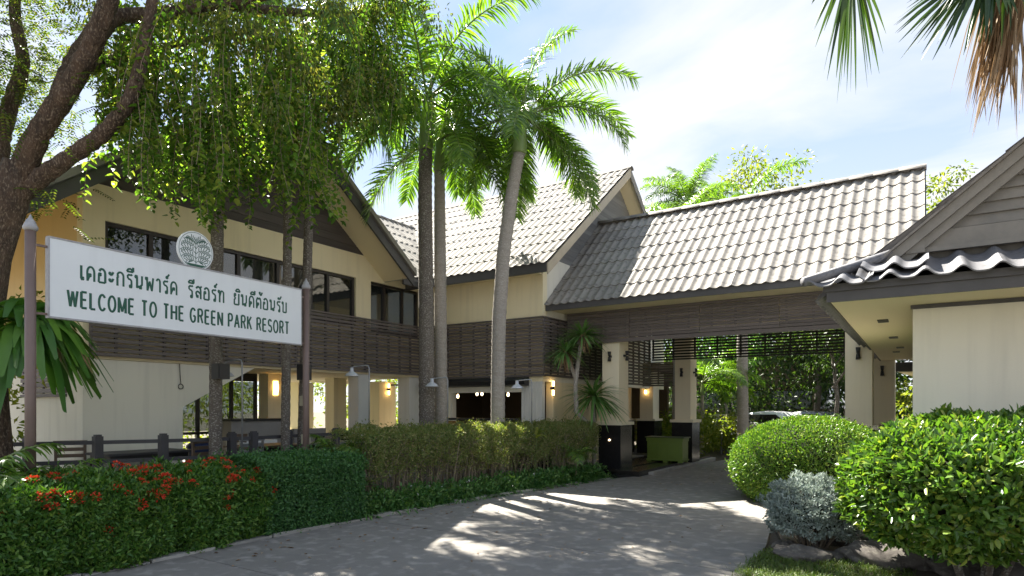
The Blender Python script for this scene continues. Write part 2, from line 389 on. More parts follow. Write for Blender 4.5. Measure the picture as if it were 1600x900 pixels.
def unit(a): return a / np.maximum(np.linalg.norm(a, axis=-1, keepdims=True), 1e-9)

def leaves(name, P, D, N, L, W, m, parent=None, fold=0.22, droop=0.12, shape=4, obj=True):
    """leaf blades: P base points, D directions, N upper sides, L lengths, W widths"""
    P, D, N = np.asarray(P, float), unit(np.asarray(D, float)), np.asarray(N, float)
    n = len(P); L = np.broadcast_to(np.asarray(L, float), (n,))[:, None]; W = np.broadcast_to(np.asarray(W, float), (n,))[:, None]
    N = unit(N - D * (N * D).sum(1, keepdims=True)); S = np.cross(D, N)
    mid = lambda t, w, up: P + D * L * t + S * W * w + N * W * up
    if shape == 4:
        V = np.stack([P, mid(.45, .5, fold), P + D * L - N * L * droop, mid(.45, -.5, fold)], 1).reshape(-1, 3)
        F = np.array([[0, 1, 2], [0, 2, 3]]); k = 4
    elif shape == 6:
        V = np.stack([P, mid(.28, .46, fold), mid(.68, .40, fold * .8) - N * L * droop * .5, P + D * L - N * L * droop,
                      mid(.68, -.40, fold * .8) - N * L * droop * .5, mid(.28, -.46, fold)], 1).reshape(-1, 3)
        F = np.array([[0, 1, 2], [0, 2, 3], [0, 3, 4], [0, 4, 5]]); k = 6
    else:            # long blade that bends over its length
        ts = np.linspace(0, 1, 5); rows = []
        wd = [.35, 1, .9, .6, 0.04] if shape == 'long' else [.4, .85, 1, .95, .42]
        for t, w in zip(ts, wd):
            c = P + D * L * t - np.array([0, 0, 1.0]) * L * droop * t * t * 2
            rows += [c + S * W * w * .5 + N * W * fold * w, c, c - S * W * w * .5 + N * W * fold * w]
        V = np.stack(rows, 1).reshape(-1, 3); k = 15; f = []
        for i in range(4):
            a = 3 * i
            for q in ((a, a + 1, a + 4, a + 3), (a + 1, a + 2, a + 5, a + 4)):
                f += [(q[0], q[1], q[2]), (q[0], q[2], q[3])]
        F = np.array(f)
    Fa = (F[None] + (np.arange(n) * k)[:, None, None]).reshape(-1, 3)
    me = np_mesh(name, V, Fa, m)
    if not obj: return me
    return link(bpy.data.objects.new(name, me), parent)

def rdir(n, up=0.0):
    d = rng.normal(size=(n, 3)); d[:, 2] += up
    return unit(d)

def noise3(P, s, seed=0):
    """cheap smooth pseudo-noise, about -1..1"""
    P = np.asarray(P) * s
    return (np.sin(P[:, 0] * 1.7 + P[:, 1] * 2.3 + seed) + np.sin(P[:, 1] * 1.9 - P[:, 2] * 2.7 + 1.3 * seed) + np.sin(P[:, 2] * 2.1 + P[:, 0] * 2.9 + 2.1 * seed)) / 3

def ell_surface(n, c, r, zmin=-1.0):
    d = rdir(n * 2); d = d[d[:, 2] > zmin][:n]
    P = np.array(c) + d * np.array(r); N = unit(d / np.array(r))
    return P, N

def lump(name, c, r, m, parent, nu=28, nv=16, amp=0.08, seed=0, freq=3.0, zcut=-1.0):
    """closed uneven rounded body"""
    V, F = [], []
    for i in range(nv + 1):
        ph = math.pi * i / nv
        for k in range(nu):
            a = 2 * math.pi * k / nu
            V.append((math.sin(ph) * math.cos(a), math.sin(ph) * math.sin(a), max(math.cos(ph), zcut)))
    V = np.array(V); V = V * (1 + amp * noise3(V, freq, seed)[:, None] + amp * .5 * noise3(V, freq * 2.7, seed + 5)[:, None])
    V = V * np.array(r) + np.array(c)
    for i in range(nv):
        for k in range(nu):
            F.append((i * nu + k, (i + 1) * nu + k, (i + 1) * nu + (k + 1) % nu, i * nu + (k + 1) % nu))
    me = np_mesh(name, V, F, m, True)
    return link(bpy.data.objects.new(name, me), parent)

# ---- corrugated roof sheets
def sheet_mesh(name, width, length, pitch, amp, m, lift=0.017, seg=8, thick=0.014, flat=1.7):
    """one corrugated sheet; x across the ribs, y up the slope, z out of the roof; lower edge lifted over the course below"""
    n = max(2, int(round(width / pitch * seg)))
    xs = [width * i / n for i in range(n + 1)]
    hh = lambda x: amp * (0.5 + 0.5 * math.cos(2 * math.pi * x / pitch)) ** flat
    V = []
    for x in xs:
        h = hh(x)
        V += [(x, 0, h + lift), (x, length, h), (x, 0, h + lift - thick), (x, length, h - thick), (x, 0, h + lift), (x, 0, h + lift - thick)]
    F = []
    for i in range(n):
        a = 6 * i; b = a + 6
        F += [(a, b, b + 1, a + 1), (a + 2, a + 3, b + 3, b + 2), (a + 4, a + 5, b + 5, b + 4)]
    me = bpy.data.meshes.new(name); me.from_pydata(V, [], F); me.materials.append(m)
    me.polygons.foreach_set('use_smooth', [i % 3 != 2 for i in range(len(F))]); me.update()
    return me

def frame_mat(o, ex, ey):
    ex, ey = Vector(ex).normalized(), Vector(ey).normalized(); ez = ex.cross(ey)
    return Matrix(((ex.x, ey.x, ez.x, o[0]), (ex.y, ey.y, ez.y, o[1]), (ex.z, ey.z, ez.z, o[2]), (0, 0, 0, 1)))

def tile_roof(parent, o, ex, ey, width, length, sw, courses, pitch, amp, m, name='roof_sheet', skip=None):
    """lay sheets of width sw in courses over the slope that starts at o, runs along ex and climbs ey"""
    ex, ey = Vector(ex).normalized(), Vector(ey).normalized()
    cl = length / courses; nx = int(math.ceil(width / sw - 1e-6)); sw2 = width / nx
    pitch2 = sw2 / max(1, round(sw2 / pitch))
    me = sheet_mesh(name, sw2 - 0.0, cl + 0.04, pitch2, amp, m)
    for j in range(courses):
        for i in range(nx):
            if skip and skip(i / nx, j / courses): continue
            q = Vector(o) + ex * (sw2 * i) + ey * (cl * j)
            q += ex.cross(ey) * (0.0015 * (i % 2) + rnd.uniform(0, .003))
            inst(name, me, parent, frame_mat(q, ex, ey) @ Matrix.Rotation(rnd.uniform(-.0025, .0025), 4, 'Z'))

def ridge_row(parent, p0, p1, n, r, m, name='ridge_tile', squash=0.75):
    p0, p1 = Vector(p0), Vector(p1); d = p1 - p0; l = d.length / n
    mb = MB(); seg = 8
    for y, k in ((0, 1.12), (l + .03, 1.0)):
        for a in range(seg + 1):
            t = math.pi * a / seg
            mb.v.append((y, r * k * math.cos(t), r * k * squash * math.sin(t)))
    for a in range(seg): mb.f.append((a, a + seg + 1, a + seg + 2, a + 1))
    mb.f.append(tuple(range(seg + 1)))
    me = mb.mesh(name, m, True)
    for i in range(n):
        q = p0 + d * (i / n); ex = d.normalized(); ey = Vector((0, 0, 1)).cross(ex).normalized()
        inst(name, me, parent, frame_mat(q, ex, ey))

def stroke_mesh(name, polys, thick, m, flat=0.15):
    """lettering: thick strokes along polylines in the XZ plane, almost flat"""
    cu = bpy.data.curves.new(name, 'CURVE'); cu.dimensions = '3D'; cu.bevel_depth = thick / 2; cu.bevel_resolution = 1; cu.use_fill_caps = True
    parts = []
    for pl in polys:                      # break strokes at sharp corners so that each keeps its full width
        cur = [pl[0]]
        for i in range(1, len(pl)):
            cur.append(pl[i])
            if i < len(pl) - 1:
                a = Vector((pl[i][0] - pl[i - 1][0], pl[i][1] - pl[i - 1][1])); b = Vector((pl[i + 1][0] - pl[i][0], pl[i + 1][1] - pl[i][1]))
                if a.length > 0 and b.length > 0 and a.angle(b) > R(55): parts.append(cur); cur = [pl[i]]
        parts.append(cur)
    for pl in parts:
        sp = cu.splines.new('POLY'); sp.points.add(len(pl) - 1)
        for i, p in enumerate(pl): sp.points[i].co = (p[0], 0, p[1], 1)
    tmp = bpy.data.objects.new(name, cu); col.objects.link(tmp)
    bpy.context.view_layer.update()
    me = bpy.data.meshes.new_from_object(tmp.evaluated_get(bpy.context.evaluated_depsgraph_get()))
    bpy.data.objects.remove(tmp); bpy.data.curves.remove(cu)
    me.transform(Matrix.Diagonal((1, flat, 1, 1))); me.materials.clear(); me.materials.append(m)
    return me

# ------------------------------------------------------------------ the ground and the driveway
LEFT = [(-8, -7.6), (-4, -6.9), (1, -6.6), (3.07, -6.59), (4.5, -6.65), (6.16, -6.6), (7.5, -6.5), (9.65, -6.3), (11.57, -5.98), (13.3, -5.72), (17.6, -5.25), (20.2, -4.86), (24, -4.1), (30, -2.0)]
RIGHT = [(-8, 9), (-4, 6), (0, 3.2), (2, 1.4), (4, -0.3), (5, -1.0), (6.17, -1.42), (7.65, -1.5), (9, -1.7), (10.3, -1.85), (12, -1.75), (14, -1.36), (17.6, -1.15), (20.2, -0.9), (24, 0.6), (30, 4.5)]
def edge(tab, y):
    for (a, b), (c, d) in zip(tab, tab[1:]):
        if a <= y <= c: return b + (d - b) * (y - a) / (c - a)
    return tab[-1][1]

g = MB(); g.add([(-160, -60, -0.05), (160, -60, -0.05), (160, 260, -0.05), (-160, 260, -0.05)], [(0, 1, 2, 3)])
ground = tag(g.build('ground', M['soil']), kind='structure')

road = tag(bpy.data.objects.new('driveway', None), kind='structure'); col.objects.link(road)
cuts = [-8, -2.5, 1.2, 3.75, 6.3, 9.05, 11.6, 13.5, 16.2, 19, 22, 26, 30]
for a, b in zip(cuts, cuts[1:]):
    n = 8; ys = [a + 0.008 + (b - a - 0.016) * i / n for i in range(n + 1)]
    skew = lambda y: 0.0
    top = [(edge(LEFT, y), y, 0.0) for y in ys] + [(edge(RIGHT, y), y, 0.0) for y in reversed(ys)]
    MB().prism([(p[0], p[1], -0.12) for p in top], (0, 0, 0.12 + rnd.uniform(-.002, .002))).build('concrete_slab', M['concrete'], road)

kerb = tag(bpy.data.objects.new('kerb', None), kind='structure'); col.objects.link(kerb)
y = 0.6
while y < 13.0:
    l = rnd.uniform(0.55, 0.95)
    x0, x1 = edge(LEFT, y) - 0.05, edge(LEFT, y + l) - 0.05
    w = rnd.uniform(.10, .15); h = rnd.uniform(0.012, 0.045)
    MB().prism([(x0 - w, y, -.1), (x0 + .03, y + .01, -.1), (x1 + .03 + rnd.uniform(-.02, .03), y + l - .015, -.1), (x1 - w, y + l - .02, -.1)], (0, 0, .1 + h)).build('kerb_stone', M['kerb'], kerb)
    y += l
# low planting bed on the far side of the drive and the terrace floor
bed = MB()
pts = [(-1.36, 6.2), (-1.30, 7.6), (-1.66, 9.0), (-1.75, 10.3), (-1.65, 12), (-1.3, 13.5), (-0.1, 13.5), (-0.02, 8.05), (6, 8.0), (6, 5.2), (3, 5.0), (0.2, 4.6), (-0.9, 5.2)]
bed.prism([(x, yy, -0.1) for x, yy in pts], (0, 0, 0.13))
tag(bed.build('planting_bed', M['soil']), kind='structure')
MB().box(-18, -9.25, 4.7, 18, -0.1, 0.15).build('terrace_floor', M['floor'])['kind'] = 'structure'
MB().box(-9.24, -7.0, 11.9, 18, -0.1, 0.146).build('entrance_floor', M['floor'])['kind'] = 'structure'

# ------------------------------------------------------------------ slat screens, windows
def slats(parent, axis, c, a0, a1, z0, z1, rows, bays, m, depth=0.035, fill=0.68, frame=0.05, post_every=0.4, name='slat_screen', dirn=1, slat_name='slat'):
    """screen of horizontal slats; axis: the direction it runs along; c: its outer face; dirn: +1 if that face looks to +X / -Y"""
    f = MB()
    def bx(mb, u0, u1, w0, w1, q0, q1):
        # w: distance behind the outer face
        if axis == 'y': mb.box(c - dirn * max(w0, w1) if dirn > 0 else c + min(w0, w1), c - dirn * min(w0, w1) if dirn > 0 else c + max(w0, w1), u0, u1, q0, q1)
        else: mb.box(u0, u1, c + min(w0, w1), c + max(w0, w1), q0, q1)
    bx(f, a0, a1, -0.004, depth + .02, z0, z0 + frame); bx(f, a0, a1, -0.004, depth + .02, z1 - frame * .6, z1)
    fr = f.build(name, m, parent)
    zz0, zz1 = z0 + frame + .01, z1 - frame * .6 - .01
    p = (zz1 - zz0) / rows; L = (a1 - a0) / bays
    proto = {}
    for r in range(rows):
        for b in range(bays):
            mb = MB(); u0 = a0 + L * b + .004; u1 = a0 + L * (b + 1) - .004
            zc = zz0 + p * r; t = rnd.uniform(-.004, .004)
            bx(mb, u0, u1, t, depth * .6 + t, zc + p * (1 - fill) * .5, zc + p * (1 + fill) * .5)
            mb.build(slat_name, m, fr)
    n = max(1, int(round((a1 - a0) / post_every)))
    for i in range(n + 1):
        u = a0 + (a1 - a0) * i / n; u = min(max(u, a0 + .025), a1 - .025)
        mb = MB(); bx(mb, u - .02, u + .02, depth * .6 + .005, depth + .03, zz0, zz1); mb.build('post', m, fr)
    return fr

def window(parent, X, y0, y1, z0, z1, mull, glass='glass', name='window'):
    f = MB(); w = 0.06
    f.box(X - .14, X - .05, y0, y1, z1 - w, z1); f.box(X - .14, X - .05, y0, y1, z0, z0 + w)
    f.box(X - .14, X - .05, y0, y0 + w, z0 + w, z1 - w); f.box(X - .14, X - .05, y1 - w, y1, z0 + w, z1 - w)
    for q in mull: f.box(X - .135, X - .055, q - .035, q + .035, z0 + w, z1 - w)
    fr = f.build(name, M['winframe'], parent)
    es = [y0 + w] + [k for q in mull for k in (q - .035, q + .035)] + [y1 - w]
    for a, b in zip(es[::2], es[1::2]):
        t = rnd.uniform(-.004, .004)
        MB().prism([(X - .10 + t, a + .002, z0 + w + .002), (X - .10 - t, b - .002, z0 + w + .002), (X - .10 - t, b - .002, z1 - w - .002), (X - .10 + t, a + .002, z1 - w - .002)], (-.008, 0, 0)).build('pane', M[glass], fr)
    return fr

# ------------------------------------------------------------------ gabled wing
LW = thing('gabled_wing', 'cream two-storey gabled wing with dark gable cladding and slatted balcony band behind the sign', 'building', (-13, 8, 0))
XF = -11.2
w = MB()
w.box(XF - .2, XF, 4.63, 4.96, 2.43, 5.23); w.box(XF - .2, XF, 4.96, 10.40, 4.66, 5.23); w.box(XF - .2, XF, 10.40, 10.88, 2.43, 5.23)
w.box(XF - .2, XF, 10.88, 12.63, 4.66, 5.23); w.box(XF - .2, XF, 12.63, 12.9, 2.43, 5.23)
w.box(XF - .2, XF, 4.96, 10.40, 2.43, 3.5); w.box(XF - .2, XF, 10.88, 12.63, 2.43, 3.42)
w.build('wall', M['cream'], LW)
MB().box(-17, XF - .2, 4.63, 4.83, 2.43, 5.23).build('wall', M['ochre'], LW)['label'] = 'upper end wall with warm bounced light in its colour'
MB().box(-17.2, -17, 4.63, 16, 2.43, 5.23).build('wall', M['cream'], LW)
MB().box(-17, XF, 4.63, 4.83, 0, 2.40).build('wall', M['pale'], LW)['label'] = 'pale lower end wall'
MB().prism([(XF, 4.83, 0), (XF, 6.25, 0), (XF, 6.25, 1.6), (XF, 7.71, 2.38), (XF, 4.83, 2.38)], (-.2, 0, 0)).build('stair_wall', M['pale'], LW)
MB().box(-17, XF + .03, 4.85, 12.95, 2.385, 2.43).build('floor_slab', M['soffit'], LW)
MB().box(-17, XF - .3, 5, 12.6, 5.10, 5.16).build('room_ceiling', M['pale'], LW)
zs = lambda yy: 7.52 - 0.765 * abs(yy - 7.66)
z = 5.235; k = 0
while z < 7.35:
    z1 = min(z + 0.165, 7.5); h0 = (7.52 - z) / 0.765; h1 = max(0.02, (7.52 - z1) / 0.765); yl = 4.63
    y0a, y0b = max(yl, 7.66 - h0), max(yl, 7.66 - h1)
    MB().prism([(XF + .0, y0a, z), (XF + .0, 7.66 + h0, z), (XF + .012, 7.66 + h1, z1 - .012), (XF + .012, y0b, z1 - .012)], (-.05, 0, 0)).build('gable_board', M['clad'], LW)
    z = z1
ro = MB()
ro.prism([(-10.28, 7.66, 7.53), (-10.28, 11.35, zs(11.35) + .01), (-10.28, 11.35, zs(11.35) + .16), (-10.28, 7.66, 7.72)], (-6.9, 0, 0))
ro.prism([(-10.28, 3.3, zs(3.3) + .01), (-10.28, 7.66, 7.53), (-10.28, 7.66, 7.72), (-10.28, 3.3, zs(3.3) + .16)], (-6.9, 0, 0))
gr = ro.build('gable_roof', M['tiledark'], LW)
so = MB()
for ya, yb in ((7.66, 11.33), (7.66, 3.32)):
    so.add([(-10.31, ya, zs(ya)), (-10.31, yb, zs(yb)), (-16.5, yb, zs(yb)), (-16.5, ya, zs(ya))], [(0, 1, 2, 3)])
so.build('soffit', M['soffit'], LW)
for s, ye in ((1, 11.40), (-1, 3.25)):
    y0 = 7.66 + s * 0.0
    b = MB(); b.prism([(-10.26, y0, 7.38), (-10.26, ye, zs(ye) - .14), (-10.26, ye, zs(ye) + .10), (-10.26, y0, 7.62)], (-.05, 0, 0)); b.build('bargeboard', M['fascia'], LW)
    b = MB(); b.prism([(-10.20, y0, 7.64), (-10.20, ye + s * .02, zs(ye) + .11), (-10.20, ye + s * .02, zs(ye) + .24), (-10.20, y0, 7.77)], (-.13, 0, 0)); b.build('bargeboard', M['barge'], LW)
MB().box(-17, -10.3, 3.22, 3.28, 4.02, 4.2).build('fascia', M['fascia'], LW)
# linking roof with its ridge along the wing
ld = MB(); ld.prism([(-10.55, 11.3, 4.72), (-14.0, 11.3, 7.34), (-14.0, 11.3, 7.42), (-10.55, 11.3, 4.80)], (0, 4.4, 0))
ld.prism([(-14.0, 11.3, 7.34), (-17.4, 11.3, 4.75), (-17.4, 11.3, 4.83), (-14.0, 11.3, 7.42)], (0, 4.4, 0))
lr = ld.build('linking_roof', M['tiledark'], LW)
tile_roof(lr, (-10.50, 11.36, 4.80), (0, 1, 0), (-1, 0, 0.76), 4.34, 4.32, 1.03, 7, 0.206, 0.034, M['tile'])
ridge_row(lr, (-14.0, 11.3, 7.42), (-14.0, 15.7, 7.42), 10, 0.12, M['ridge'])
MB().box(-10.62, -10.56, 11.35, 12.15, 4.60, 4.79).build('fascia', M['fascia'], LW)
window(LW, XF, 4.96, 10.40, 3.5, 4.66, [5.72, 6.5, 7.4, 8.3, 9.15, 9.62])
window(LW, XF, 10.88, 12.63, 3.42, 4.66, [11.4, 12.05], 'glassdark')
for yc, wd in ((5.35, .42), (6.15, .3), (8.0, .5), (9.3, .35), (11.7, .4)):
    cv = MB(); nn = 10; cv.prism([(XF - .42 + .03 * math.sin(i * 1.9), yc - wd / 2 + wd * i / nn, 3.45) for i in range(nn + 1)] + [(XF - .435 + .03 * math.sin(i * 1.9), yc - wd / 2 + wd * i / nn, 3.45) for i in range(nn, -1, -1)], (0, 0, 1.2)); cv.build('curtain', M['whiteplastic'], LW)
slats(LW, 'y', XF + .10, 4.7, 12.62, 2.43, 3.72, 15, 4, M['slat'])
slats(LW, 'x', 4.585, -13.5, -11.75, 1.77, 2.62, 8, 1, M['slat'], name='louvre_panel')
for i, (x0, y0, x1, y1) in enumerate(((-11.55, 10.48, -11.2, 10.83), (-11.62, 12.27, -11.22, 12.66), (-13.6, 11.52, -13.25, 11.95), (-14.3, 13.85, -13.9, 14.5), (-13.2, 9.2, -12.85, 9.62), (-16.9, 12.9, -16.5, 13.5), (-16.9, 16.6, -16.5, 17.3))):
    c = MB(); c.box(x0, x1, y0, y1, .85, 2.384); cc = c.build('ground_column', M['whiteboard'] if i < 2 else M['cream'], LW)
    MB().box(x0 - .05, x1 + .05, y0 - .05, y1 + .05, .15, .85).build('plinth', M['blackstone'], cc)
    MB().box(x0 - .07, x1 + .07, y0 - .07, y1 + .07, .851, .90).build('ledge', M['column'], cc)
# glazed bay at the stair
gb = MB(); gb.box(-13.3, -13.24, 6.9, 9.18, 1.0, 1.06); gb.box(-13.3, -13.24, 6.9, 9.18, 2.2, 2.384)
for yy in (6.9, 7.7, 8.5, 9.12): gb.box(-13.31, -13.23, yy, yy + .06, .15, 2.384)
gf = gb.build('glazed_bay', M['winframe'], LW)
for a, b in ((6.96, 7.7), (7.76, 8.5), (8.56, 9.12)): MB().box(-13.275, -13.265, a, b, 1.07, 2.19).build('pane', M['glass'], gf)

# ------------------------------------------------------------------ middle wing
MW = thing('middle_wing', 'cream wing with long grey tiled roof and grey boarded gable behind the palms', 'building', (-9, 15, 0))
YF, XS = 12.68, -7.42
w = MB(); w.box(-11.2, XS, YF, YF + .2, 2.2, 4.86); w.build('wall', M['cream'], MW)
MB().prism([(XS, YF + .2, 2.2), (XS, 20.9, 2.2), (XS, 20.9, 5.04), (XS, 20.5, 5.16), (XS, 13.0, 5.16), (XS, YF + .2, 4.96)], (-.2, 0, 0)).build('gable_wall', M['pale'], MW)['label'] = 'pale gable wall'
zm = lambda yy: 4.70 + 0.763 * (min(yy, 33.6 - yy) - 12.15)
z = 5.165
while z < 8.15:
    z1 = min(z + .125, 8.2); f = lambda q: 12.15 + (q - 4.70) / .763
    y0a, y0b = max(13.0, f(z)), max(13.0, f(z1))
    MB().prism([(XS - .0, y0a, z), (XS - .0, 33.6 - y0a, z), (XS + .014, 33.6 - y0b, z1 - .010), (XS + .014, y0b, z1 - .010)], (-.05, 0, 0)).build('gable_board', M['cladgrey'], MW)
    z = z1
d = MB(); d.prism([(-16.3, 12.15, 4.72), (-16.3, 16.8, 8.27), (-16.3, 16.8, 8.35), (-16.3, 12.15, 4.80)], (9.34, 0, 0))
d.prism([(-16.3, 16.8, 8.27), (-16.3, 21.45, 4.72), (-16.3, 21.45, 4.80), (-16.3, 16.8, 8.35)], (9.34, 0, 0))
mr = d.build('roof', M['tiledark'], MW)
tile_roof(mr, (-16.3, 12.06, 4.80), (1, 0, 0), (0, 1, 0.763), 9.36, 5.96, 1.04, 10, 0.208, 0.034, M['tile'])
ridge_row(mr, (-16.3, 16.8, 8.36), (-6.92, 16.8, 8.36), 20, 0.12, M['ridge'])
sf = MB(); sf.add([(XS, 12.16, zm(12.16)), (-6.97, 12.16, zm(12.16)), (-6.97, 16.8, zm(16.8)), (XS, 16.8, zm(16.8)), (XS, 21.4, zm(21.4)), (-6.97, 21.4, zm(21.4))], [(0, 1, 2, 3), (3, 2, 5, 4)])
sf.build('soffit', M['soffit'], MW)
MB().box(-11.0, XS, 12.16, YF, 4.70, 4.715).build('soffit', M['soffit'], MW)
MB().box(-16.3, -6.97, 12.09, 12.15, 4.62, 4.83).build('fascia', M['fascia'], MW)
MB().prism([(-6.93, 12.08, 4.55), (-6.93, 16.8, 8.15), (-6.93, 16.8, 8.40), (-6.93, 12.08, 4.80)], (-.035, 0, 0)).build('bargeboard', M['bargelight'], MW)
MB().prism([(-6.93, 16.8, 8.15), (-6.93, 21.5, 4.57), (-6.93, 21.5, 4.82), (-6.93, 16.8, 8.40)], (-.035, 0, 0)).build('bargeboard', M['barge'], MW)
slats(MW, 'x', YF - .09, -11.05, XS + .08, 2.32, 3.72, 16, 2, M['slat'])
slats(MW, 'y', XS + .085, YF - .04, 17.2, 2.32, 3.72, 16, 2, M['slat'], post_every=.36)
aw = MB(); aw.prism([(-10.9, 12.60, 2.315), (-10.9, 12.45, 2.30), (-10.9, 12.36, 2.22), (-10.9, 12.40, 2.13), (-10.9, 12.60, 2.10)], (3.15, 0, 0)); aw.build('rolled_awning', M['darkmetal'], MW)
w = MB(); w.box(-11.2, -10.15, YF, YF + .2, .146, 2.2); w.box(-10.15, -8.0, YF, YF + .2, 1.96, 2.2); w.build('lower_wall', M['pale'], MW)
x = -8.0
for i in range(6):
    MB().box(x + .003, x + .094, YF - .02, YF + .1, .86, 2.2).build('wall_plank', M['whiteboard'], MW); x += .0967
MB().box(-8.05, XS + .02, YF - .06, YF + .3, .146, .85).build('plinth', M['blackstone'], MW)
MB().box(-8.08, XS + .05, YF - .09, YF + .32, .851, .90).build('ledge', M['column'], MW)
MB().box(XS - .2, XS, YF + .5, 17.5, .146, 2.2).build('side_wall', M['cream'], MW)
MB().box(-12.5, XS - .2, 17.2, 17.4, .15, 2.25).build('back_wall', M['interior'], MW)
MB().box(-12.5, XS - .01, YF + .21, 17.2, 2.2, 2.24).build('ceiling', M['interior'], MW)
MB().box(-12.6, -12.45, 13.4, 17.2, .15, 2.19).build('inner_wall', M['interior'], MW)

# ------------------------------------------------------------------ portico
PO = thing('entrance_portico', 'drive-through portico with ribbed grey tile roof and brown slat band spanning the driveway', 'portico', (-3.5, 15.5, 0))
for i, (x0, x1, y0, y1) in enumerate(((-6.42, -5.99, 13.80, 14.36), (-5.83, -5.39, 17.34, 17.9), (-1.25, -.79, 13.80, 14.34), (-.97, -.53, 17.34, 17.88))):
    c = MB(); c.box(x0, x1, y0, y1, 1.25, 3.9); cc = c.build('column', M['column'], PO)
    MB().box(x0 - .07, x1 + .07, y0 - .07, y1 + .07, -.05, 1.17).build('plinth', M['blackstone'], cc)
    MB().box(x0 - .11, x1 + .11, y0 - .11, y1 + .11, 1.171, 1.25).build('ledge', M['column'], cc)
sl = (6.55 - 3.98) / (15.75 - 12.82)
d = MB(); d.prism([(XS + .003, 12.84, 3.93), (XS + .003, 15.75, 6.47), (XS + .003, 18.7, 3.93), (XS + .003, 18.7, 3.99), (XS + .003, 15.75, 6.54), (XS + .003, 12.84, 3.99)], (7.44, 0, 0))
pr = d.build('roof', M['tiledark'], PO)
tile_roof(pr, (XS + .01, 12.76, 3.97), (1, 0, 0), (0, 1, sl), 7.46, math.hypot(2.99, 2.99 * sl), 1.066, 7, 0.2132, 0.036, M['tile'])
tile_roof(pr, (.05, 18.74, 3.97), (-1, 0, 0), (0, -1, sl), 7.46, math.hypot(2.99, 2.99 * sl), 1.066, 7, 0.2132, 0.036, M['tile'])
ridge_row(pr, (XS, 15.75, 6.60), (.06, 15.75, 6.60), 16, 0.13, M['ridge'])
for s in (1, -1):
    e = 15.75 - s * 2.98
    MB().prism([(.045, 15.75, 6.42), (.045, e, 3.86), (.045, e, 4.02), (.045, 15.75, 6.60)], (.03, 0, 0)).build('bargeboard', M['fascia'], PO)
MB().prism([(.0, 13.0, 3.94), (.0, 18.5, 3.94), (.0, 15.75, 6.36)], (-.03, 0, 0)).build('gable_end', M['cladgrey'], PO)
MB().box(XS + .005, .04, 12.79, 12.835, 3.86, 4.0).build('fascia', M['fascia'], PO)
MB().box(XS + .005, .03, 12.836, 18.7, 3.90, 3.925).build('ceiling', M['soffit'], PO)
slats(PO, 'x', 13.72, XS + .09, -.80, 3.13, 3.895, 9, 4, M['slat'], fill=.88, frame=.09, post_every=.5)
slats(PO, 'x', 17.32, -6.5, -.97, 2.93, 3.80, 10, 3, M['lattice'], fill=.58, frame=.04, post_every=.6, name='rear_lattice')
slats(PO, 'y', -6.48, 14.40, 17.2, 2.2, 3.89, 19, 2, M['slat'], fill=.7, post_every=.4, name='side_lattice')
MB().box(-6.6, -5.95, 13.45, 19.5, .10, .146).build('floor_edge', M['stoneside'], PO)
MB().box(-7.0, -5.42, 13.62, 19.5, -.05, .12).build('floor', M['stoneside'], PO)
MB().box(-5.415, -5.28, 14.2, 19.5, -.05, .06).build('step', M['kerb'], PO)
MB().prism([(-6.3, 13.1, 0.0), (-5.75, 13.15, 0.0), (-5.55, 13.60, 0.0), (-6.3, 13.60, 0.0)], (0, 0, .06)).build('step', M['blackstone'], PO)
for (x, yy) in ((-4.3, 15.2), (-2.6, 15.2), (-1.8, 16.4)):
    MB().lathe([(.05, 0), (.05, -.012), (.035, -.014)], (x, yy, 3.899), 10).build('downlight', M['bulb'], PO)

# reception hall beyond the portico
RH = thing('reception_hall', 'dim hall with cream columns and dark plinths beyond the portico cabinet', 'building', (-9, 20, 0))
for (x0, x1, y0, y1) in ((-7.75, -7.3, 19.55, 20.1), (-8.55, -8.1, 19.2, 19.7), (-7.95, -7.5, 23.6, 24.1)):
    c = MB().box(x0, x1, y0, y1, 1.22, 2.75).build('column', M['column'], RH)
    MB().box(x0 - .07, x1 + .07, y0 - .07, y1 + .07, .1, 1.15).build('plinth', M['blackstone'], c)
    MB().box(x0 - .1, x1 + .1, y0 - .1, y1 + .1, 1.151, 1.22).build('ledge', M['column'], c)
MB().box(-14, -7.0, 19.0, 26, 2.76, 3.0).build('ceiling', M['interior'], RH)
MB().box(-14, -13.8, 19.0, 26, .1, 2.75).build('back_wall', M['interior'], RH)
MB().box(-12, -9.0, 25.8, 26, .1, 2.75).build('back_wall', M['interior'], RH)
slats(RH, 'x', 18.9, -7.4, -6.4, 2.25, 3.0, 9, 1, M['slat'], fill=.75, name='slat_screen')

# ------------------------------------------------------------------ near pavilion with the dutch gable
RB = thing('near_pavilion', 'cream pavilion with slate-coloured ribbed eave tiles and weathered louvred gable above the round bushes', 'building', (3, 11, 0))
MB().box(-.08, 7, 8.05, 8.25, 0, 2.68).build('wall', M['pale'], RB)
MB().box(-.08, .12, 8.25, 17.3, 0, 2.68).build('side_wall', M['pale'], RB)
MB().prism([(-.80, 7.31, 2.70), (7, 7.31, 2.70), (7, 17.2, 2.70), (-.80, 17.2, 2.70)], (0, 0, .02)).build('soffit', M['soffit'], RB)
MB().box(-.10, 7, 8.02, 8.04, 2.655, 2.697).build('dark_trim', M['fascia'], RB)  # dark strip along the wall top below the soffit
for q in ((-.41, 9.27), (-.37, 11.57), (-.33, 13.6), (-.42, 14.6)):
    MB().box(q[0] - .06, q[0] + .06, q[1] - .14, q[1] + .14, 2.690, 2.698).build('soffit_slot', M['darkmetal'], RB)
MB().box(-.83, 7, 7.27, 7.306, 2.69, 2.80).build('fascia', M['fascia'], RB)
MB().box(-.86, 7, 7.24, 7.266, 2.795, 2.87).build('fascia', M['fascia'], RB)
MB().box(-.83, -.803, 7.307, 17.2, 2.69, 2.80).build('fascia', M['fascia'], RB)
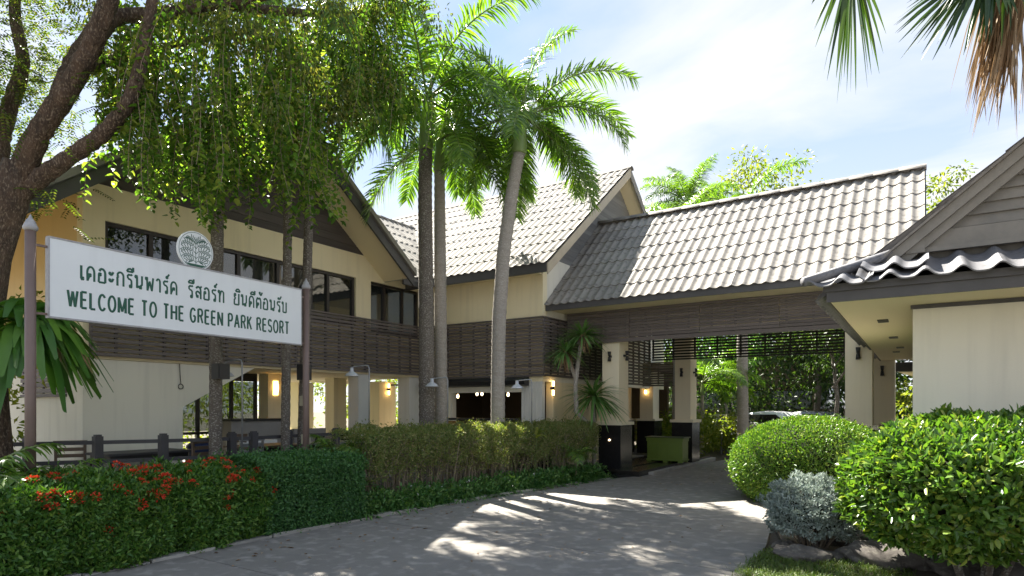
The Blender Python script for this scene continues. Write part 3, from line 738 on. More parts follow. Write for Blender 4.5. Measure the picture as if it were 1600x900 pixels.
# front skirt of large ribbed tiles
sk = MB(); sk.prism([(-.75, 7.25, 2.80), (7, 7.25, 2.80), (7, 8.0, 3.10), (.0, 8.0, 3.10)], (0, 0, .03)); skr = sk.build('skirt_roof', M['tiledark'], RB)
sky_l = Vector((0, .88, .34)).normalized()
me_big = sheet_mesh('ribbed_tile', 0.58, 0.92, 0.29, 0.068, M['tiledark'], lift=.012, seg=14, thick=.014, flat=2.0)
for i in range(13):
    x = -.55 + i * .58
    inst('ribbed_tile', me_big, skr, frame_mat((x, 7.14, 2.84 + .002 * (i % 2)), (1, 0, 0), sky_l))
me_hip = sheet_mesh('ribbed_tile', 0.58, 0.50, 0.29, 0.068, M['tiledark'], lift=.02, seg=14, thick=.014, flat=2.0)
inst('ribbed_tile', me_hip, skr, frame_mat((-.98, 7.13, 2.822), (1, 0, 0), (-.0, .88, .34)))
inst('ribbed_tile', me_hip, skr, frame_mat((-.52, 7.30, 2.955), (1, 0, 0), sky_l))
MB().tube([(-1.03, 7.13, 2.90), (-.62, 7.55, 3.08), (-.22, 7.95, 3.27)], [.05, .055, .055], 8).build('hip_cap', M['tiledark'], skr, True)
MB().bar((-.25, 7.93, 3.255), (7, 7.93, 3.255), .06, .05).build('flashing', M['barge'], skr)
# side slope of the main roof: ribbed sheets running along the pavilion, gable above
sd = MB(); sd.prism([(-.93, 7.4, 2.74), (.0, 7.95, 3.43), (3.1, 7.95, 5.86), (3.1, 17.2, 5.86), (-.93, 17.2, 2.74)], (0, 0, .05))
sd.prism([(7.1, 7.4, 2.74), (6.2, 7.95, 3.43), (3.1, 7.95, 5.86), (3.1, 17.2, 5.86), (7.1, 17.2, 2.74)], (0, 0, .05))
sdr = sd.build('main_roof', M['tiledark'], RB)
tile_roof(sdr, (-.99, 17.2, 2.765), (0, -1, 0), (1, 0, .775), 9.2, 5.15, 1.0, 7, .25, .06, M['tiledark'], name='ribbed_sheet')
zb = lambda x: 3.085 + .83 * (x + .32)
for nm, yy, o0, o1, m in (('bargeboard', 7.80, .0, .12, 'barge'), ('bargeboard', 7.86, -.11, .0, 'barge')):
    b = MB(); b.prism([(-.42, yy, zb(-.42) + o0), (3.05, yy, zb(3.05) + o0), (3.05, yy, zb(3.05) + o1), (-.42, yy, zb(-.42) + o1)], (0, .05, 0)); b.build(nm, M[m], RB)
MB().prism([(-.5, 7.75, zb(-.5) + .122), (3.05, 7.75, zb(3.05) + .122), (3.05, 7.75, zb(3.05) + .15), (-.5, 7.75, zb(-.5) + .15)], (0, .25, 0)).build('roof_edge', M['tile'], RB)
z = 3.46
while z < 5.6:
    z1 = z + .125; xl = (z1 - .06 - 3.085) / .83 - .32
    MB().prism([(xl, 7.96, z), (3.1, 7.96, z), (3.1, 8.0, z1), (xl, 8.0, z1)], (0, .03, 0)).build('louvre_board', M['barge'], RB)
    z = z1 - .012
MB().box(.06, 3.1, 7.93, 7.98, 3.27, 3.45).build('gable_plate', M['barge'], RB)
MB().box(-.14, .03, 7.843, 7.99, 3.22, 3.40).build('corner_block', M['barge'], RB)
MB().box(-.14, 7, 8.07, 8.11, 2.75, 3.4).build('gable_backing', M['fascia'], RB)
MB().prism([(-.55, 8.035, 2.9), (1.5, 8.035, 2.9), (1.5, 8.035, 4.66), (-.55, 8.035, 2.96)], (0, .025, 0)).build('gable_backing', M['barge'], RB)
# covered walk behind it
CW = thing('covered_walk', 'dark beam and cream soffit of a covered walk behind the far column', 'canopy', (.5, 20, 0))
MB().box(-.62, 5, 18.6, 18.8, 2.50, 2.73).build('beam', M['darkmetal'], CW)
MB().prism([(-.5, 18.85, 2.49), (5, 18.85, 2.49), (5, 26, 2.49), (.2, 26, 2.49)], (0, 0, .12)).build('soffit', M['soffit'], CW)
MB().box(1.2, 1.6, 19, 19.4, -.05, 2.49).build('column', M['column'], CW)

# ------------------------------------------------------------------ welcome sign
def arc(cx, cy, rx, ry, a0, a1, n=10):
    return [(cx + rx * math.cos(R(a0 + (a1 - a0) * i / n)), cy + ry * math.sin(R(a0 + (a1 - a0) * i / n))) for i in range(n + 1)]
def ring(cx, cy, r=.09): return arc(cx, cy, r, r, 0, 360, 8)
LAT = {
 'W': (.92, [[(0, 1), (.23, 0), (.46, .95), (.69, 0), (.92, 1)]]), 'E': (.52, [[(.52, 1), (0, 1), (0, 0), (.52, 0)], [(0, .52), (.46, .52)]]),
 'L': (.48, [[(0, 1), (0, 0), (.48, 0)]]), 'C': (.62, [arc(.34, .5, .34, .5, 40, 320, 16)]), 'O': (.70, [arc(.35, .5, .35, .5, 0, 360, 20)]),
 'M': (.74, [[(0, 0), (0, 1), (.37, .08), (.74, 1), (.74, 0)]]), 'T': (.58, [[(0, 1), (.58, 1)], [(.29, 1), (.29, 0)]]), 'H': (.60, [[(0, 0), (0, 1)], [(.6, 0), (.6, 1)], [(0, .52), (.6, .52)]]),
 'G': (.66, [arc(.34, .5, .34, .5, 42, 318, 16) + [(.62, .45), (.36, .45)]]), 'R': (.58, [[(0, 0), (0, 1), (.34, 1)] + arc(.34, .76, .2, .24, 90, -90, 8) + [(0, .52)], [(.32, .52), (.58, 0)]]),
 'N': (.60, [[(0, 0), (0, 1), (.6, 0), (.6, 1)]]), 'P': (.54, [[(0, 0), (0, 1), (.34, 1)] + arc(.34, .74, .2, .26, 90, -90, 8) + [(0, .48)]]), 'A': (.66, [[(0, 0), (.33, 1), (.66, 0)], [(.12, .34), (.54, .34)]]),
 'K': (.58, [[(0, 0), (0, 1)], [(.55, 1), (0, .42)], [(.2, .6), (.58, 0)]]), 'S': (.54, [arc(.27, .745, .25, .255, 25, 250, 10) + arc(.28, .255, .26, .255, 85, -160, 10)]),
}
THAI = {
 'เ': (.34, [[(.07, 1), (.07, .12)], ring(.17, .11)]), 'ด': (.86, [[(.12, 0), (.10, .55)] + arc(.41, .62, .31, .38, 180, 0, 10) + [(.72, 0)], ring(.32, .42), [(.26, .34), (.12, .02)]]),
 'อ': (.84, [ring(.21, .60), [(.12, .60), (.10, .04), (.70, .04), (.70, .62)] + arc(.41, .66, .29, .34, 0, 150, 8)]),
 'ะ': (.56, [ring(.14, .80, .07), [(.12, .73), (.30, .68), (.46, .92)], ring(.14, .32, .07), [(.12, .25), (.30, .20), (.46, .44)]]),
 'ก': (.82, [[(.12, 0), (.12, .60), (.22, .70), (.08, .80)] + arc(.40, .70, .30, .30, 155, 0, 8) + [(.70, 0)]]),
 'ร': (.66, [ring(.42, .10), [(.51, .10), (.50, .50), (.40, .60), (.16, .66), (.12, .85), (.28, .98), (.42, .90), (.58, .99)]]),
 'น': (.90, [ring(.15, .90), [(.24, .90), (.24, .06)], [(.24, .10), (.50, .24)], ring(.58, .13), [(.60, .24), (.74, .36), (.74, 1)]]),
 'พ': (.96, [ring(.15, .90), [(.20, .82), (.24, 0), (.47, .72), (.70, 0), (.84, 1)]]),
 'า': (.56, [[(.06, .84)] + arc(.26, .78, .18, .22, 150, 0, 8) + [(.44, 0)]]),
 'ค': (.86, [[(.12, 0), (.10, .55)] + arc(.41, .62, .31, .38, 180, 0, 10) + [(.72, 0)], ring(.40, .46), [(.32, .46), (.13, .12)]]),
 'ส': (.84, [ring(.30, .20), [(.21, .22), (.12, .50), (.36, .62), (.68, .40)], [(.70, 0), (.70, .62)] + arc(.41, .66, .29, .32, 0, 150, 8), [(.60, .84), (.80, 1.06)]]),
 'ท': (.90, [ring(.15, .90), [(.24, .90), (.24, 0)], [(.24, .50), (.42, .94), (.58, .99), (.74, .84), (.74, 0)]]),
 'ย': (.84, [ring(.20, .90), [(.12, .86), (.12, .72), (.26, .58), (.10, .46), (.10, .05), (.70, .05), (.70, 1)]]),
 'ต': (.86, [[(.12, 0), (.10, .70), (.24, .99), (.41, .84), (.58, .99), (.72, .70), (.72, 0)], ring(.32, .42), [(.26, .34), (.12, .02)]]),
 'บ': (.84, [ring(.15, .90), [(.22, .84), (.20, .05), (.70, .05), (.70, 1)]]),
}
MARK = {'ี': [[(-.78, 1.18), (-.62, 1.36), (-.36, 1.40), (-.14, 1.18), (-.78, 1.18)], [(-.14, 1.18), (-.14, 1.52)]], 'ิ': [[(-.74, 1.18), (-.58, 1.36), (-.32, 1.40), (-.12, 1.18), (-.74, 1.18)]],
        '์': [ring(-.34, 1.26, .08), [(-.28, 1.33), (-.10, 1.52)]], '้': [ring(-.44, 1.42, .07), [(-.38, 1.40), (-.40, 1.22), (-.22, 1.26), (-.08, 1.50)]], 'ั': [ring(-.50, 1.24, .07), [(-.46, 1.18), (-.26, 1.22), (-.08, 1.48)]]}
def layout(text, font, x0, x1, zb, h, gap=.17, space=.42):
    polys, x = [[]], 0.0
    for ch in text:
        if ch == ' ':
            x += space
            if polys[-1]: polys.append([])
            continue
        if ch in MARK: polys[-1] += [[(p[0] + x, p[1]) for p in pl] for pl in MARK[ch]]; continue
        w, pl0 = font[ch]
        polys[-1] += [[(p[0] + x, p[1]) for p in pl] for pl in pl0]; x += w + gap
    tot = x - gap; k = (x1 - x0) / tot
    return [[[(x0 + p[0] * k, zb + p[1] * h) for p in pl] for pl in word] for word in polys]

SG = thing('welcome_sign', 'white welcome board with green Thai and English lettering between two brown posts', 'sign')
bd = MB().box(0, 3.54, -.03, .03, 2.60, 3.46).build('board', M['signwhite'], SG)
tr = MB(); tr.box(-.012, 3.552, -.036, .036, 3.461, 3.48); tr.box(-.012, 3.552, -.036, .036, 2.58, 2.599); tr.box(-.014, -.001, -.036, .036, 2.6, 3.46); tr.box(3.541, 3.554, -.036, .036, 2.6, 3.46)
tr.build('board_edge', M['finial'], bd)
for words, th in ((layout('เดอะกรีนพาร์ค  รีสอร์ท  ยินดีต้อนรับ', THAI, .31, 3.26, 3.055, .165, .16, .5), .027), (layout('WELCOME TO THE GREEN PARK RESORT', LAT, .18, 3.29, 2.735, .182, .38, .55), .030)):
    for word in words:
        o = link(bpy.data.objects.new('lettering', stroke_mesh('lettering', word, th, M['signgreen'])), bd); o.location = (0, -.031, 0)
for x in (-.17, 3.67):
    p = MB().tube([(x, 0, -.05), (x, 0, 3.50)], .052, 14).build('sign_post', M['signpost'], SG, True)
    MB().lathe([(.054, 3.50), (.066, 3.51), (.072, 3.535), (.062, 3.56), (.052, 3.58), (.040, 3.61), (.02, 3.635), (.012, 3.66), (.003, 3.68)], (x, 0, 0), 14).build('finial', M['finial'], p, True)
for z in (3.36, 2.62):
    MB().bar((-.17, 0, z), (0, 0, z), .02, .025).build('bracket', M['signpost'], SG); MB().bar((3.54, 0, z), (3.67, 0, z), .02, .025).build('bracket', M['signpost'], SG)
# round tree emblem standing on the board
cx, cz, er = 1.745, 3.70, .258
ds = MB(); n = 40
ds.prism([(cx + er * math.cos(2 * math.pi * i / n), -.012, cz + er * math.sin(2 * math.pi * i / n)) for i in range(n)], (0, .03, 0)); em = ds.build('emblem', M['signwhite'], SG)
E_ = [arc(cx, cz, er * .93, er * .93, 0, 360, 40)]
T_ = [[(cx, cz - er * .72), (cx - .004, cz - .02), (cx, cz + er * .45)]]
def limb(x0, z0, a0, l, bend, sgn):
    pts = [(x0, z0)]; a = R(a0); st = l / 8
    for i in range(8):
        pts.append((pts[-1][0] + sgn * math.cos(a) * st, pts[-1][1] + math.sin(a) * st)); a -= R(bend) / 8
    return pts
LV = []
for sgn in (-1, 1):
    for z0, a0, l, bend in ((-.62, 40, .72, 120), (-.42, 45, .95, 110), (-.18, 50, 1.02, 105), (.08, 58, .92, 95), (.30, 70, .66, 75)):
        pl = limb(cx, cz + z0 * er, a0, l * er, bend, sgn); T_.append(pl)
        for i in (2, 3, 4, 5, 6, 7, 8):
            for side in (1, -1):
                dxp = pl[i][0] - pl[i - 1][0]; dzp = pl[i][1] - pl[i - 1][1]; q = math.hypot(dxp, dzp); dxp /= q; dzp /= q
                nx, nz = -dzp * side, dxp * side; ll = .042
                b0 = (pl[i][0] + nx * .008, pl[i][1] + nz * .008)
                e1 = (b0[0] + (nx * .8 + dxp * .6) * ll, b0[1] + (nz * .8 + dzp * .6) * ll)
                if math.hypot(e1[0] - cx, e1[1] - cz) < er * .88 and e1[1] > cz - er * .72: LV.append([b0, e1])
for nm, pl, th in (('emblem_ring', E_, .006), ('emblem_tree', T_, .008), ('emblem_leaves', LV, .0105)):
    o = link(bpy.data.objects.new(nm, stroke_mesh(nm, pl, th, M['signgreen'])), em); o.location = (0, -.014, 0)
hm = MB(); a_ = [R(232 + 76 * i / 12) for i in range(13)]
hm.prism([(cx + er * .9 * math.cos(a), -.016, cz + er * .9 * math.sin(a)) for a in a_], (0, .003, 0)); hm.build('emblem_mound', M['signgreen'], em)
SG.location = (-8.05, 2.99, 0); SG.rotation_euler = (0, 0, math.atan2(3.53, -.25))

# ------------------------------------------------------------------ lights on walls and columns
def wall_light(label, loc, face, lit=True):
    t = thing('wall_light', label, 'wall light', loc, 'lit wall lights')
    x, yy, z = loc; fx, fy = face
    MB().tube([(x + fx * .07, yy + fy * .07, z - .04), (x + fx * .07, yy + fy * .07, z + .04)], .035, 10).build('body', M['darkmetal'], t, True)
    for s in (1, -1):
        MB().tube([(x + fx * .07, yy + fy * .07, z + s * .045), (x + fx * .07, yy + fy * .07, z + s * .17)], .028, 10).build('glowing_tube', M['lampglow'], t, True)
    MB().bar((x, yy, z), (x + fx * .05, yy + fy * .05, z), .05, .05).build('bracket', M['darkmetal'], t)
wall_light('lit amber wall light on inner column beside garden opening', (-13.9, 14.2, 2.15), (1, 0))
wall_light('lit amber wall light on tan wall beside the twisted dracaena', (-7.42, 13.05, 2.05), (1, 0))
wall_light('lit amber wall light on far hall column above the green cabinet', (-7.53, 19.55, 2.2), (0, -1))
t = thing('ring_light', 'glowing oval ring wall light on column beside the stair', 'wall light', (-12.85, 9.4, 2.05))
MB().tube([(-12.82, 9.4 + .05 * math.cos(a), 2.05 + .15 * math.sin(a)) for a in [2 * math.pi * i / 16 for i in range(17)]], .012, 6, False).build('glowing_ring', M['lampglow'], t, True)
MB().box(-12.85, -12.83, 9.33, 9.47, 1.88, 2.22).build('halo_plate', M['lamphalo'], t)
def sconce(label, loc, face):
    t = thing('column_sconce', label, 'wall light', loc, 'unlit black column sconces')
    x, yy, z = loc; fx, fy = face
    MB().bar((x, yy, z), (x + fx * .06, yy + fy * .06, z), .05, .05).build('bracket', M['darkmetal'], t)
    for s in (1, -1): MB().lathe([(.030, s * .008), (.036, s * .05), (.044, s * .115), (.030, s * .118)], (x + fx * .085, yy + fy * .085, z), 10).build('shade', M['darkmetal'], t, True)
sconce('small black sconce on the driveway-facing side of the column behind the dracaenas', (-5.99, 14.08, 2.83), (1, 0))
sconce('small black sconce on the front face of the column behind the dracaenas', (-6.2, 13.80, 2.8), (0, -1))
sconce('small black sconce on the front of the shaded column behind the green cabinet', (-5.62, 17.34, 2.57), (0, -1))
sconce('small black sconce on the side of the shaded column behind the green cabinet', (-5.39, 17.6, 2.57), (1, 0))
sconce('small black sconce on the pale column above the dome bush', (-1.02, 13.80, 2.63), (0, -1))
sconce('small black sconce on the shaded brown column beside the pavilion', (-.78, 17.34, 2.46), (0, -1))
t = thing('plinth_spotlight', 'tiny lit spotlight set in the black plinth behind the hedge', 'spotlight', (-6.2, 13.73, .82))
MB().lathe([(.022, 0), (.022, .02), (.012, .025)], (0, 0, 0), 10).build('lens', M['bulb'], t); t.children[0].matrix_basis = Matrix.Translation((-6.2, 13.726, .82)) @ Matrix.Rotation(R(90), 4, 'X')

def gooseneck(label, base, top, tip, shade_z):
    t = thing('gooseneck_lamp', label, 'garden lamp', (base[0], base[1], 0), 'gooseneck lamps along the terrace')
    bx, by = base; tx, ty = tip
    dxx, dyy = tx - bx, ty - by
    MB().tube([(bx, by, -.05), (bx, by, top - .06), (bx + dxx * .06, by + dyy * .06, top - .01), (bx + dxx * .15, by + dyy * .15, top), (bx + dxx * .85, by + dyy * .85, top - .02), (tx, ty, top - .06), (tx, ty, shade_z + .10)], .013, 8).build('pole', M['steel'], t, True)
    MB().lathe([(.018, .13), (.034, .125), (.036, .06), (.05, .045), (.10, .01), (.135, -.03), (.14, -.04), (.128, -.036), (.09, .0), (.04, .03), (.012, .035)], (tx, ty, shade_z), 20).build('shade', M['shade'], t, True)
gooseneck('gooseneck lamp with enamel shade in front of the diagonal stair wall', (-9.25, 6.14), 2.37, (-9.48, 5.99), 2.14)
gooseneck('gooseneck lamp with enamel shade beside the white square column', (-9.0, 8.7), 2.41, (-9.28, 8.51), 2.24)
gooseneck('gooseneck lamp with enamel shade hanging between the two close palm trunks', (-8.16, 10.08), 2.21, (-8.43, 9.9), 2.06)
gooseneck('gooseneck lamp with enamel shade beside the curved palm trunk and white planks', (-6.87, 11.28), 2.18, (-7.13, 11.11), 2.03)

def pendant(label, loc):
    t = thing('pendant_lamp', label, 'pendant lamp', loc, 'pendant lamps over the bar'); x, yy, z = loc
    MB().tube([(x, yy, z + .06), (x, yy, 2.2)], .006, 5).build('cord', M['darkmetal'], t)
    MB().lathe([(.012, .07), (.03, .03), (.034, 0), (.024, -.03), (.006, -.04)], (x, yy, z), 10).build('bulb', M['bulb'], t, True)
pendant('first glowing pendant bulb from the close palm trunks', (-10.9, 13.6, 1.95)); pendant('second glowing pendant bulb from the close palm trunks, slightly lower', (-10.5, 13.4, 1.88))
pendant('third glowing pendant bulb from the close palm trunks', (-10.15, 13.8, 1.95)); pendant('fourth glowing pendant bulb from the close palm trunks', (-9.95, 13.75, 1.95)); pendant('glowing pendant bulb hanging next to the curved palm trunk', (-9.2, 13.9, 1.92))

# ------------------------------------------------------------------ terrace: railing, furniture, bar
TR = thing('terrace_railing', 'dark grey timber railing with square posts around the terrace behind the red flowers', 'railing', (-9.8, 5, 0))
PS = [(-10.9, 3.0), (-10.50, 3.66), (-10.12, 4.38), (-9.74, 5.13), (-9.49, 6.11), (-9.40, 6.45), (-9.48, 7.2), (-9.5, 8.3)]
for i, (x, yy) in enumerate(PS):
    p = MB().box(x - .055, x + .055, yy - .055, yy + .055, -.05, 1.17).build('post', M['rail'], TR)
    MB().prism([(x - .04, yy - .04, 1.17), (x + .04, yy - .04, 1.17), (x + .04, yy + .04, 1.17), (x - .04, yy + .04, 1.17)], (0, 0, .025)).build('post_cap', M['rail'], p)
for (a, b) in zip(PS, PS[1:]):
    for z in (1.08, .80): MB().bar((a[0], a[1], z), (b[0], b[1], z), .05, .055).build('rail', M['rail'], TR)
    n = max(1, int(math.dist(a, b) / .26))
    for k in range(1, n):
        x = a[0] + (b[0] - a[0]) * k / n; yy = a[1] + (b[1] - a[1]) * k / n
        MB().box(x - .022, x + .022, yy - .022, yy + .022, .15, .775).build('baluster', M['rail'], TR)

def table(label, x, yy, w, l, top, h=.74):
    t = thing('cafe_table', label, 'table', (x, yy, .15), 'terrace tables'); z = .15
    MB().box(x - w / 2, x + w / 2, yy - l / 2, yy + l / 2, z + h - .035, z + h).build('table_top', M[top], t)
    MB().box(x - w / 2 + .05, x + w / 2 - .05, yy - l / 2 + .05, yy + l / 2 - .05, z + h - .11, z + h - .036).build('apron', M['darkmetal'], t)
    for sx in (-1, 1):
        for sy in (-1, 1):
            a, b = x + sx * (w / 2 - .06), yy + sy * (l / 2 - .06)
            MB().box(a - .025, a + .025, b - .025, b + .025, z, z + h - .112).build('leg', M['darkmetal'], t)
table('dark topped table behind the railing against the pale stair wall', -10.55, 5.2, .75, 1.3, 'rail')
table('wood topped table in front of the grey counter', -10.35, 7.35, .8, 1.2, 'wood')
table('steel topped table beside the leaning dark trunk', -10.1, 8.75, .75, 1.1, 'steel')
table('black topped table below the white square column', -10.3, 10.3, .75, 1.2, 'darkmetal')
def chair(label, x, yy, rz, m='wood'):
    t = thing('cafe_chair', label, 'chair', (0, 0, 0), 'terrace chairs')
    MB().box(-.21, .21, -.21, .21, .42, .455).build('seat', M[m], t)
    for sx in (-1, 1):
        for sy in (-1, 1): MB().box(sx * .19 - .018, sx * .19 + .018, sy * .19 - .018, sy * .19 + .018, 0, .419 if sy < 0 else .92).build('leg', M[m], t)
    for z in (.56, .66, .76): MB().box(-.17, .17, .178, .200, z, z + .055).build('back_slat', M[m], t)
    b = MB(); b.box(-.22, .22, .165, .215, .86, .925); b.build('top_rail', M[m], t)
    t.location = (x, yy, .15); t.rotation_euler = (0, 0, rz)
chair('slatted chair tilted against the end wall behind the sign post', -11.0, 4.35, R(60)); chair('slatted chair at the dark table beneath the stair wall', -10.0, 5.75, R(-75)); chair('pale slatted chair just behind the railing corner posts', -9.95, 6.7, R(-100), 'steel')
chair('slatted chair between the wood table and the counter', -10.95, 7.3, R(95)); chair('slatted chair beside the steel topped table', -10.0, 8.1, R(-20), 'darkmetal'); chair('dark chair at the black topped table', -9.75, 10.25, R(-90), 'darkmetal')
t = thing('service_counter', 'low grey service counter with dark top in front of the glazed bay', 'counter', (-12.3, 8.4, .15))
MB().box(-12.6, -12.05, 7.75, 9.1, .15, 1.30).build('front', M['greycounter'], t); MB().box(-12.66, -12.0, 7.7, 9.15, 1.301, 1.345).build('counter_top', M['darkmetal'], t)
t = thing('white_cabinet', 'white cabinet standing below the grey counter', 'cabinet', (-11.3, 7.9, .15))
MB().box(-11.6, -11.15, 7.35, 8.2, .17, .93).build('body', M['whiteplastic'], t); MB().box(-11.148, -11.13, 7.38, 7.76, .2, .9).build('door', M['whiteplastic'], t); MB().box(-11.148, -11.13, 7.79, 8.17, .2, .9).build('door', M['whiteplastic'], t)
t = thing('rubbish_bin', 'dark blue plastic bin under the diagonal stair wall', 'bin', (-11.75, 6.9, .15))
MB().lathe([(.20, 0), (.23, .62), (.235, .66)], (-11.75, 6.9, .15), 16).build('body', M['bin_blue'], t, True); MB().lathe([(.25, 0), (.25, .05), (.16, .12), (.03, .13)], (-11.75, 6.9, .811), 16).build('lid', M['bin_blue'], t, True)
t = thing('bar_counter', 'bar counter with orange and olive panels below the pendant bulbs', 'bar', (-9.2, 12.3, .15))
MB().box(-10.3, -9.3, 12.12, 12.5, .15, .95).build('base', M['blackstone'], t)
for i in range(6): MB().box(-10.3 + i * .167, -10.3 + (i + 1) * .167 - .006, 12.10, 12.118, .96, 1.26).build('orange_panel', M['barorange'], t)
for i in range(9): MB().box(-9.2 + i * .13, -9.2 + (i + 1) * .13 - .006, 12.08, 12.2, .15, 1.28).build('olive_panel', M['barolive'], t)
MB().box(-10.36, -8.0, 12.03, 12.55, 1.285, 1.33).build('counter_top', M['darkmetal'], t)
t = thing('bench_cushions', 'red cushioned bench seat glimpsed between dark trunk and fern', 'bench', (-11.6, 9.6, .15))
MB().box(-11.9, -11.35, 9.2, 10.1, .15, .55).build('seat_base', M['greycounter'], t); MB().box(-11.88, -11.36, 9.22, 10.08, .552, .68).build('cushion', M['redcloth'], t); MB().box(-12.0, -11.9, 9.2, 10.1, .55, 1.1).build('backrest', M['greycounter'], t)
t = thing('loudspeaker', 'black outdoor loudspeaker strapped to the slim trunk beside the sign post', 'loudspeaker', (-9.3, 7.38, 2.2))
MB().prism([(-9.32, 7.26, 2.08), (-9.16, 7.28, 2.08), (-9.14, 7.44, 2.08), (-9.30, 7.46, 2.08)], (.02, -.02, .28)).build('body', M['darkmetal'], t); MB().bar((-9.35, 7.42, 2.2), (-9.28, 7.38, 2.2), .03, .03).build('bracket', M['steel'], t)
t = thing('loudspeaker', 'black loudspeaker behind the first gooseneck lamp shade on the thick slim trunk', 'loudspeaker', (-9.25, 5.8, 2.2))
MB().box(-9.33, -9.15, 5.66, 5.86, 2.04, 2.28).build('body', M['darkmetal'], t); MB().box(-9.149, -9.14, 5.68, 5.84, 2.06, 2.26).build('grille', M['darkmetal'], t)
t = thing('socket_box', 'beige electrical box fixed low on the slim trunk behind the sign post', 'electrical box', (-9.27, 7.4, 1.75))
MB().box(-9.30, -9.2, 7.30, 7.42, 1.62, 1.80).build('body', M['beige_box'], t); MB().box(-9.198, -9.19, 7.31, 7.41, 1.63, 1.79).build('lid', M['beige_box'], t)
t = thing('socket_box', 'beige electrical box near the foot of the sign post behind the hedge', 'electrical box', (-9.1, 7.2, 1.0))
MB().box(-9.15, -9.05, 7.22, 7.34, .95, 1.12).build('body', M['beige_box'], t); MB().tube([(-9.1, 7.28, -.05), (-9.1, 7.28, .95)], .02, 6).build('conduit', M['beige_box'], t)
# coiled cable on the stair wall
c = [(-11.18, 6.18, 2.38), (-11.18, 6.19, 2.15), (-11.18, 6.20, 2.02)] + [(-11.18, 6.20 + .045 * math.sin(a), 1.97 + .045 * math.cos(a)) for a in [i * .6 for i in range(18)]]
tag(MB().tube(c, .007, 5).build('hanging_cable', M['darkmetal']), 'thin dark cable hanging in a loop on the pale stair wall', 'cable')

# green cabinet under the portico
t = thing('green_sideboard', 'green painted panelled sideboard under the portico', 'sideboard', (-5.75, 16.5, .12))
X0, X1, Y0, Y1 = -6.25, -5.28, 16.30, 16.78
MB().box(X0, X1, Y0, Y1, .20, .68).build('body', M['greenpaint'], t)
MB().box(X0 - .02, X1 + .02, Y0 - .02, Y1 + .01, .681, .77).build('frieze', M['greenpaint'], t); MB().box(X0 - .05, X1 + .06, Y0 - .05, Y1 + .02, .771, .80).build('top_board', M['greentop'], t)
MB().box(X0 - .025, X1 + .03, Y0 - .025, Y1, .165, .20).build('base_moulding', M['greenpaint'], t)
for i in range(3): MB().box(X0 + .06 + i * .29, X0 + .06 + i * .29 + .25, Y0 - .014, Y0 - .001, .26, .62).build('panel', M['greenpaint'], t)
for x in (X0, X0 + .45, X1 - .12):
    MB().box(x, x + .12, Y0 - .02, Y0 + .1, .12, .164).build('foot', M['greenpaint'], t)
MB().box(X1 - .1, X1, Y1 - .12, Y1 - .01, .12, .164).build('foot', M['greenpaint'], t)

# ------------------------------------------------------------------ beyond the portico: cars, bollard, far building
def car(label, loc, rz, paint):
    t = thing('parked_car', label, 'car', (0, 0, 0), 'cars parked beyond the portico')
    prof = [(-2.15, .45), (-2.2, .72), (-2.05, .92), (-1.55, 1.0), (-1.0, 1.38), (-.2, 1.46), (.55, 1.40), (1.15, 1.0), (1.9, .86), (2.15, .66), (2.15, .35), (1.7, .22), (-1.9, .22)]
    b = MB(); n = len(prof); secs = [(-.86, .90, -.06), (-.80, 1, 0), (-.5, 1.0, .02), (.5, 1.0, .02), (.80, 1, 0), (.86, .90, -.06)]
    for (yy, k, dz) in secs: b.v += [(x * (1 if k == 1 else .985), yy * (1 if z < 1.0 else .80), z + (dz if z > .5 else 0)) for x, z in prof]
    for i in range(len(secs) - 1):
        for j in range(n): b.f.append((i * n + j, i * n + (j + 1) % n, (i + 1) * n + (j + 1) % n, (i + 1) * n + j))
    b.f.append(tuple(range(n))[::-1]); b.f.append(tuple((len(secs) - 1) * n + j for j in range(n)))
    bo = b.build('body', M[paint], t, True)
    for s in (-1, 1):
        MB().prism([(-1.3, s * .735, 1.05), (-.95, s * .70, 1.33), (.45, s * .70, 1.36), (.95, s * .735, 1.05)], (0, s * .012, 0)).build('side_window', M['glassdark'], bo)
        MB().box(-2.2, -2.12, s * .70 - .14, s * .70 + .14, .70, .86).build('tail_lamp', M['redlens'], bo)
        for xw in (-1.35, 1.35):
            w_ = MB().lathe([(.2, -.1), (.31, -.1), (.32, 0), (.31, .1), (.2, .1)], (0, 0, 0), 18).build('wheel', M['tyre'], t, True)
            w_.matrix_basis = Matrix.Translation((xw, s * .74, .31)) @ Matrix.Rotation(R(90), 4, 'X')
            h_ = MB().lathe([(.05, -.105), (.2, -.103), (.2, .103), (.05, .105)], (0, 0, 0), 14).build('rim', M['steel'], w_, True)
    MB().prism([(-1.60, -.55, 1.03), (-1.60, .55, 1.03), (-1.04, .5, 1.37), (-1.04, -.5, 1.37)], (-.012, 0, .012)).build('rear_window', M['glassdark'], bo)
    MB().box(-2.215, -2.19, -.25, .25, .55, .66).build('number_plate', M['whiteplastic'], bo)
    t.location = loc; t.rotation_euler = (0, 0, rz)
car('white saloon car seen past the pale palm trunk', (-4.6, 25.4, -.03), R(-25), 'carwhite')
car('silver car parked behind the white saloon', (-3.7, 28.6, -.03), R(-20), 'carsilver')
t = thing('orange_bollard', 'small orange bollard at the foot of the pale palm trunk', 'bollard', (-4.95, 21.3, 0))
MB().lathe([(.10, 0), (.10, .03), (.05, .05), (.045, .50), (.05, .52), (.03, .56)], (-4.95, 21.3, -.05), 12).build('body', M['orange'], t, True); MB().lathe([(.047, .32), (.052, .33), (.052, .40), (.047, .41)], (-4.95, 21.3, -.05), 12).build('reflector', M['whiteplastic'], t)
t = thing('parking_notice', 'small white notice board in the shrubs beside the pale palm trunk', 'notice', (-5.9, 22.5, 0))
